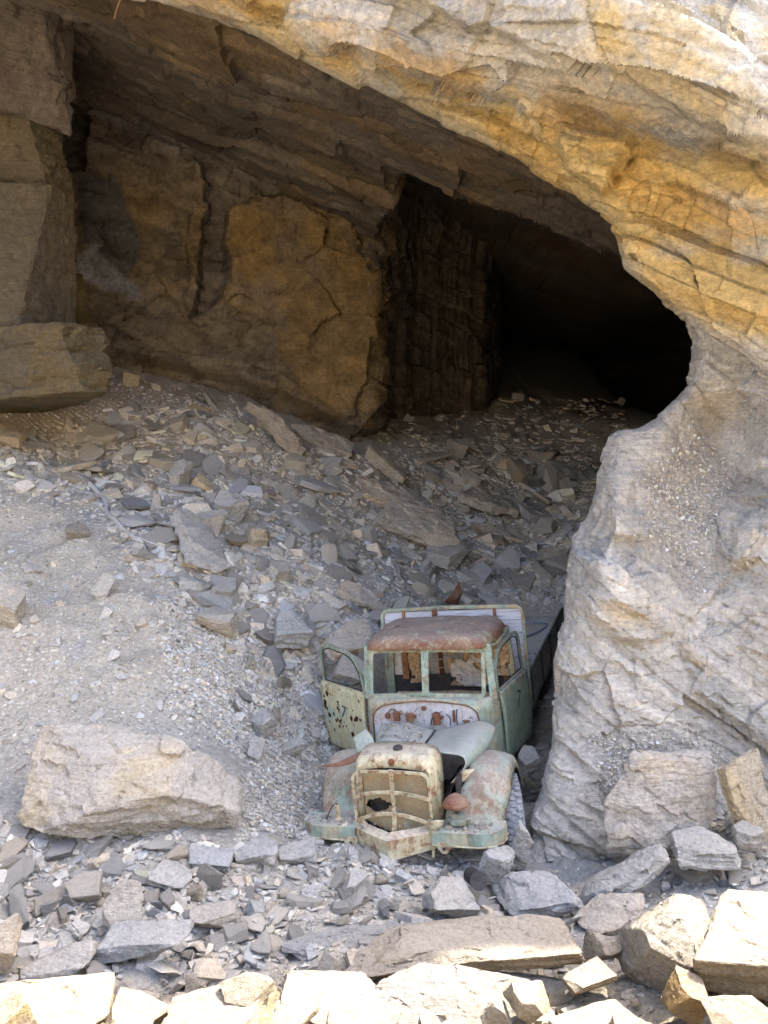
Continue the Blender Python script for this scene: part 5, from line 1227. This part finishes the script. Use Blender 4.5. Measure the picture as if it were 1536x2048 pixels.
# back wall of the cab
Wz0, Wz1 = 1.52, 1.98
yb_ = 2.74
for x0, x1, z0, z1, m in ((-.80, .80, .78, 1.50, 'dark_steel'), (-.80, .80, 1.98, 2.14, 'rust'), (-.80, -.62, 1.5, 1.98, 'lining'), (.46, .80, 1.5, 1.98, 'lining'), ):
    part('back_panel', box(x0, x1, yb_ - .01, yb_ + .012, z0, z1, .003), m)
part('post', box(-.66, -.57, yb_ - .05, yb_ - .015, 1.45, 2.0), 'brown_wood'); part('post', box(.70, .76, yb_ - .05, yb_ - .015, 1.35, 2.03), 'brown_wood')
for x in np.linspace(-.55, .40, 11): part('grid_bar', tube([(x, yb_ + .02, 1.5), (x, yb_ + .02, 1.98)], .006, 6), 'lining')
for z in np.linspace(1.58, 1.92, 4): part('grid_bar', tube([(-.57, yb_ + .03, z), (.46, yb_ + .03, z)], .006, 6), 'lining')
def rag(name, x0, x1, z0, z1, y, seed, mat, rough_=.16, thick=.03, sides=True):
    u = np.linspace(x0, x1, 40); v = np.linspace(z0, z1, 36); U, V = np.meshgrid(u, v, indexing='ij')
    P = np.stack([U, y + thick * fbm(np.stack([U * 7, V * 7, 0 * U + seed], -1), 4), V], -1)
    a, b = (U - x0) / (x1 - x0), (V - z0) / (z1 - z0)
    e = np.minimum(1 - b, np.minimum(a, 1 - a)) if sides else (1 - b)
    q = e + rough_ * fbm(np.stack([U * 8, V * 8, 0 * U + seed * 3], -1), 3)
    return part(name, grid_mesh('rag', P, smooth=True, keep=(q > .13)[:-1, :-1]), mat, solid=.012)
rag('torn_lining', -.02, .80, 1.36, 2.06, yb_ - .05, 3, 'padding', .34); rag('torn_lining', .02, .50, 1.36, 1.80, yb_ - .085, 8, 'lining', .4)
rag('torn_lining', -.56, -.36, 1.40, 2.05, yb_ - .05, 13, 'padding', .5); rag('torn_lining', .35, .80, 1.50, 2.0, yb_ - .09, 17, 'padding', .4)
part('seat_back', grid_mesh('seat', patch([[(-.72, 2.50, 1.08), (0, 2.46, 1.10), (.72, 2.5, 1.08)], [(-.74, 2.54, 1.18), (0, 2.5, 1.2), (.74, 2.54, 1.18)], [(-.72, 2.62, 1.30), (0, 2.6, 1.31), (.72, 2.62, 1.28)]], 16, 26, .03, 4, 6)), 'padding', smooth=60, solid=.05)

# ---- doors: lower panel, window surround, number
def door(name, M, mat, label, digit):
    """door in its own plane: u backwards from the hinge (0..1.02), v up from the sill (0..1.38)"""
    d_ = bpy.data.objects.new(name, None); C.objects.link(d_); d_.parent = truck; d_.matrix_local = M; d_['label'] = label
    W = 1.02
    P = np.zeros((16, 22, 3))
    for i, a in enumerate(np.linspace(0, 1, 16)):
        for j, b in enumerate(np.linspace(0, 1, 22)):
            v_ = b * .84; x = a * (W - .05 * (1 - b)) + 0
            P[i, j] = (x, -.045 * math.sin(min(1, b * 1.1) * 2.2) * (1), v_ + (.0 if b < 1 else 0))
    P = P + grid_normals(P) * (.004 * fbm(P * 5 + len(name), 3))[..., None]
    part('door_panel', grid_mesh('door_panel', P), mat, d_, smooth=60, solid=.03)
    loop = [(.03, 0, .83), (.05, 0, .98), (.12, 0, 1.16), (.23, 0, 1.27), (.36, 0, 1.315), (.60, 0, 1.34), (.86, 0, 1.345), (.945, 0, 1.33), (.985, 0, 1.28), (.995, 0, 1.05), (.99, 0, .83)]
    part('window_frame', tube(smooth_line(loop, 3), flat=(.042, .03)), 'frame_paint', d_)
    part('sill', tube([(.03, -.012, .845), (.99, -.012, .845)], flat=(.035, .05)), mat, d_)
    inner = [(.085, 0, .87), (.10, 0, .99), (.165, 0, 1.13), (.27, 0, 1.235), (.38, 0, 1.275), (.62, 0, 1.30), (.85, 0, 1.305), (.93, 0, 1.27), (.945, 0, 1.05), (.945, 0, .87)]
    part('gasket', tube(smooth_line(inner, 3), .009, 6, closed=True), 'dark_steel', d_)
    cu = bpy.data.curves.new('digit', 'FONT'); cu.body = digit; cu.size = .30; cu.extrude = .001; cu.shear = .18; cu.align_x = 'CENTER'
    tmp = bpy.data.objects.new('digit', cu); C.objects.link(tmp); dg = bpy.context.evaluated_depsgraph_get(); me = bpy.data.meshes.new_from_object(tmp.evaluated_get(dg)); bpy.data.objects.remove(tmp)
    me.materials.clear(); num = part('number', me, 'black_paint', d_)
    return d_, num
hinge = Vector((.845, 1.735, .72))
Mr = Matrix.Translation(hinge) @ Matrix.Rotation(R(90 - 9), 4, 'Z') @ Matrix.Rotation(R(-4), 4, 'X')
dr, num = door('door', Mr, 'door_paint', 'closed green door on the view\'s right with a black 7', '7')
dr['label'] = 'nearly closed green door with a black 7, beside the rock wall'
num.matrix_local = Matrix.Translation((.50, -.062, .50)) @ Matrix.Rotation(R(90), 4, 'X') @ Matrix.Rotation(R(-14), 4, 'Z')
hinge = Vector((-.83, 1.71, .70))
# swung right open: the outer skin faces forward
Ml = Matrix.Translation(hinge) @ Matrix.Rotation(R(180 + 4), 4, 'Z') @ Matrix.Scale(-1, 4, (0, 1, 0)) @ Matrix.Rotation(R(0), 4, 'X')
Ml = Matrix.Translation(hinge) @ Matrix.Rotation(R(-36), 4, 'Z') @ Matrix.Scale(-1, 4, (1, 0, 0))
dl, num = door('door', Ml, 'spotted_paint', 'open pale yellow green door pitted with round rust spots and a faded 7', '7')
num.matrix_local = Matrix.Translation((.50, -.062, .46)) @ Matrix.Scale(-1, 4, (1, 0, 0)) @ Matrix.Rotation(R(90), 4, 'X') @ Matrix.Rotation(R(-4), 4, 'Z') @ Matrix.Scale(.8, 4)
rs4 = np.random.RandomState(21)
for k in range(46):
    u_ = rs4.uniform(.08, .94) if k > 18 else np.clip(rs4.normal(.55, .16), .1, .9); v_ = rs4.uniform(.06, .78) if k > 18 else rs4.uniform(.28, .62); r_ = rs4.choice([.008, .013, .022, .036], p=[.35, .3, .22, .13])
    bm = bmesh.new(); bmesh.ops.create_circle(bm, cap_ends=True, segments=9, radius=r_)
    for v in bm.verts: v.co *= rs4.uniform(.75, 1.2)
    bmesh.ops.extrude_face_region(bm, geom=bm.faces[:])
    o = part('rust_spot', bm_mesh(bm), 'spot_rust', dl); o.matrix_local = Matrix.Translation((u_, -.045 * math.sin(min(1, v_ / .84 * 1.1) * 2.2) - .019, v_)) @ Matrix.Rotation(R(90), 4, 'X')
for s in (1.0, .78): part('hinge', tube([(-.83, 1.70, .74 + s * .45), (-.83, 1.70, .80 + s * .45)], .018), 'rust')

# ---- headboard and load bed
hb = [(-.97, 2.98, 1.10), (-.97, 2.98, 2.24), (-.95, 2.98, 2.30), (-.90, 2.98, 2.335), (0, 2.98, 2.35), (.90, 2.98, 2.335), (.95, 2.98, 2.30), (.97, 2.98, 2.24), (.97, 2.98, 1.10)]
head = part('headboard', tube(hb, flat=(.045, .05)), 'green_paint')
for k in range(7):
    z0 = 1.16 + k * .165; part('plank', box(-.945, .945, 2.985, 3.01, z0, z0 + .158 - (.008 if k == 6 else 0), .004), 'white_wood', head)
for x in (-.66, .60): part('strap', box(x - .02, x + .02, 2.955, 2.984, 1.12, 2.33, .003), 'brown_wood', head)
part('strap', tube([(-.18, 2.965, 1.2), (-.22, 2.965, 2.34)], flat=(.07, .02)), 'rust', head)
bed_y0, bed_y1, bz = 3.04, 7.45, 1.10
u = np.linspace(-.93, .93, 60); v = np.linspace(bed_y0, bed_y1, 130); U, V = np.meshgrid(u, v, indexing='ij')
Zb = bz + .05 + .035 * fbm(np.stack([U * 2, V * 1.3, 0 * U], -1), 4) + .06 * sstep(5.0, 7, V) + .05 * sstep(.4, -.9, U)
P = np.stack([U, V, Zb], -1); cb = mixc((.50, .475, .44), (.64, .57, .46), sstep(4.2, 5.6, V) * .8 + .2 * fbm(P * 3, 3))
part('sand_load', grid_mesh('sand', P, cb), 'ground_dust')
part('bed_floor', box(-.95, .95, bed_y0, bed_y1, bz - .08, bz, .004), 'side_wood')
for s in (-1, 1):
    bo = part('side_board', box(s * .965 - .014, s * .965 + .014, bed_y0, bed_y1, bz - .02, bz + .17, .005), 'side_wood')
    part('plank', box(s * .965 - .013, s * .965 + .013, bed_y0, bed_y1, bz + .175, bz + .335, .005), 'side_wood', bo)
    for y in (3.15, 4.2, 5.25, 6.3, 7.35): part('hinge_strap', box(s * .985 - .008, s * .985 + .008, y - .03, y + .03, bz - .12, bz + .32, .003), 'dark_steel', bo)
    part('bed_rail', box(s * .955 - .03, s * .955 + .03, bed_y0, bed_y1, bz - .16, bz - .025, .004), 'side_wood')
part('tailboard', box(-.95, .95, bed_y1 + .005, bed_y1 + .03, bz - .05, bz + .16, .005), 'side_wood')
rs3 = np.random.RandomState(9); n = 420
q = np.stack([rs3.uniform(-.2, .9, n), rs3.uniform(3.1, 5.2, n)], 1)
zq = bz + .06 + .035 * fbm(np.stack([q[:, 0] * 2, q[:, 1] * 1.3, 0 * q[:, 0]], -1), 4) + .05 * sstep(.4, -.9, q[:, 0])
Pq = np.c_[q, zq]; S = sizes(n, .018, .075, 1.8, rs3)[:, None] * np.stack([np.ones(n), rs3.uniform(.4, .9, n), rs3.uniform(.25, .5, n)], 1) * .5
o = part('load_gravel', joined('load', chip_protos, Pq, rot_about(np.tile([[0, 0, 1.]], (n, 1)), np.full(n, .35), rs3.rand(n) * 6.28, rs3), S, np.clip(stone_colours(n, Pq, rs3), 0, .7), rs3.randint(0, 10, n)), 'rubble_rock'); o['kind'] = 'stuff'
part('step_tank', box(.72, .96, 3.15, 3.75, .70, .98, .04), 'dark_steel')

# grit that has fallen on the flat metal
gp = []
rs5 = np.random.RandomState(4)
for k in range(620):
    q_ = rs5.rand() * 1.25
    if q_ > 1.0: gp.append((rs5.uniform(-.6, .6), rs5.uniform(1.85, 2.6), 2.274)); continue
    if q_ < .6: sx_ = rs5.choice([-1, 1]); gp.append((sx_ * rs5.uniform(.45, .97), rs5.uniform(-.07, .14), .733))
    elif q_ < .95:
        i_, j_ = rs5.randint(3, 19), rs5.randint(3, 22); gp.append(tuple(patch(L_, 22, 26)[i_, j_] + np.array([0, 0, .008])) if False else tuple(PL_[i_, j_] + np.array([0, 0, .008])))
    else: gp.append((rs5.uniform(-.38, .38), -.0 - .12 * rs5.rand(), .738))
gp = np.array(gp); n = len(gp); S = sizes(n, .010, .085, 1.6, rs5)[:, None] * np.stack([np.ones(n), rs5.uniform(.4, .9, n), rs5.uniform(.25, .5, n)], 1) * .5
o = part('grit', joined('grit', chip_protos, gp, rot_about(np.tile([[0, 0, 1.]], (n, 1)), np.full(n, .3), rs5.rand(n) * 6.28, rs5), S, np.clip(stone_colours(n, gp + 6, rs5) * .8, 0, .7), rs5.randint(0, 10, n)), 'rubble_rock'); o['kind'] = 'stuff'
# ---- loose things on and round the truck
def wpt(p): return TR @ np.array(p) + TRUCK_LOC
bent = [wpt(tl(1049, 1246, 3.6)), wpt(tl(1072, 1248, 4.2)), wpt(tl(1090, 1249, 4.5)), wpt(tl(1095, 1254, 4.3)), wpt(tl(1080, 1265, 3.9)), wpt(tl(1052, 1275, 3.4))]
bz_w = [TR @ np.array([p_[0], p_[1], 0]) for p_ in bent]
def onbed(px_, py_):                                    # sight line meets the sand on the bed
    d = TR.T @ (at(px_, py_, 10.0) - CO); o = TR.T @ (CO - TRUCK_LOC); k = (bz + .10 - o[2]) / d[2]; return o + k * d
bent = smooth_line([wpt(onbed(*p) + np.array([0, 0, .02])) for p in ((1046, 1245), (1072, 1246), (1090, 1248), (1094, 1253), (1080, 1264), (1052, 1276))], 6)
o = link('hose', tube(bent, .022, 8), 'grey_hose'); tag(o, 'bent blue grey hose lying on the truck bed', 'hose')
a, b, c_, d_ = [wpt(tl(x, y, 7.0)) for x, y in ((888, 1204), (918, 1162), (925, 1186), (915, 1210))]
bm = bmesh.new(); mid = (a + c_) / 2 + np.array([.05, -.12, 0])
vs = [bm.verts.new(p) for p in (a, (a + b) / 2 + np.array([.02, -.05, -.03]), b, c_, d_, mid)]
for t3 in ((0, 1, 5), (1, 2, 5), (2, 3, 5), (3, 4, 5), (4, 0, 5)): bm.faces.new([vs[k] for k in t3])
o = link('metal_sheet', bm_mesh(bm), 'rust'); md = o.modifiers.new('thickness', 'SOLIDIFY'); md.thickness = .012
tag(o, 'rusty bent sheet of metal standing up behind the headboard', 'metal sheet')
# steel pipe in front of the truck
pp = at(958, 1762, 6.62); pd = at(944, 1752, 6.95) - pp; pd = pd / np.linalg.norm(pd)
me = lathe([(.062, 0), (.078, 0), (.078, .02), (.072, .03), (.072, .40), (.060, .40), (.060, .0), (.062, 0)], 26, 'z'); o = link('pipe', me, 'rust')
o.data.materials.clear(); o.data.materials.append(MATS['dark_steel']); o.location = pp
o.rotation_euler = Vector(pd).to_track_quat('Z', 'Y').to_euler(); tag(o, 'short rusty steel pipe end sticking out of the rubble in front of the truck', 'pipe')
me.polygons.foreach_set('use_smooth', np.ones(len(me.polygons), bool)); me.set_sharp_from_angle(angle=R(40))
# old hose on the pile
q = [(138, 958), (165, 966), (195, 990), (213, 1012), (214, 1034), (232, 1055), (262, 1082), (300, 1098), (330, 1112)]
Pq, _ = on_ground([a for a, b in q], [b for a, b in q]); Pq[:, 2] += .06
o = link('hose', tube(smooth_line(Pq, 6), flat=(.07, .03)), 'pale_hose'); tag(o, 'flat pale hose winding down the left of the rubble pile', 'hose')
# dry root hanging from the lip, top left
o = link('root', tube(smooth_line([at(246, -30, 10.6), at(240, 0, 10.6), at(235, 14, 10.62), at(228, 38, 10.6)], 4), .008, 6), 'brown_wood'); tag(o, 'thin dry root hanging down at the top left', 'root')
# scrawled letters on the tall block
def letters(txt, px_, py_, size, Y, parent, rot=0):
    cu = bpy.data.curves.new('scrawl', 'FONT'); cu.body = txt; cu.size = size; cu.extrude = .002; cu.offset = -.008
    tmp = bpy.data.objects.new('scrawl', cu); C.objects.link(tmp); dg = bpy.context.evaluated_depsgraph_get(); me = bpy.data.meshes.new_from_object(tmp.evaluated_get(dg)); bpy.data.objects.remove(tmp)
    me.materials.clear(); me.materials.append(MATS['black_paint'])
    # lay the letters on the block's face
    dg.update(); v0 = at(px_, py_, 8.0)
    hit, loc, nrm, *_ = parent.ray_cast(parent.matrix_world.inverted() @ Vector(CO), (Vector(v0) - Vector(CO)).normalized())
    if not hit: return
    o = bpy.data.objects.new('scrawl', me); C.objects.link(o); o.parent = parent
    M = nrm.to_track_quat('Z', 'Y').to_matrix().to_4x4(); o.matrix_local = Matrix.Translation(loc + nrm * .03) @ M @ Matrix.Rotation(R(rot), 4, 'Z')
bpy.context.view_layer.update()
letters('PO', 22, 650, .26, 14, tall_ledge); letters('AK', 4, 622, .2, 14, tall_ledge, 8); letters('OF', 66, 572, .17, 14, tall_ledge); letters('100', 66, 512, .14, 14, tall_ledge)
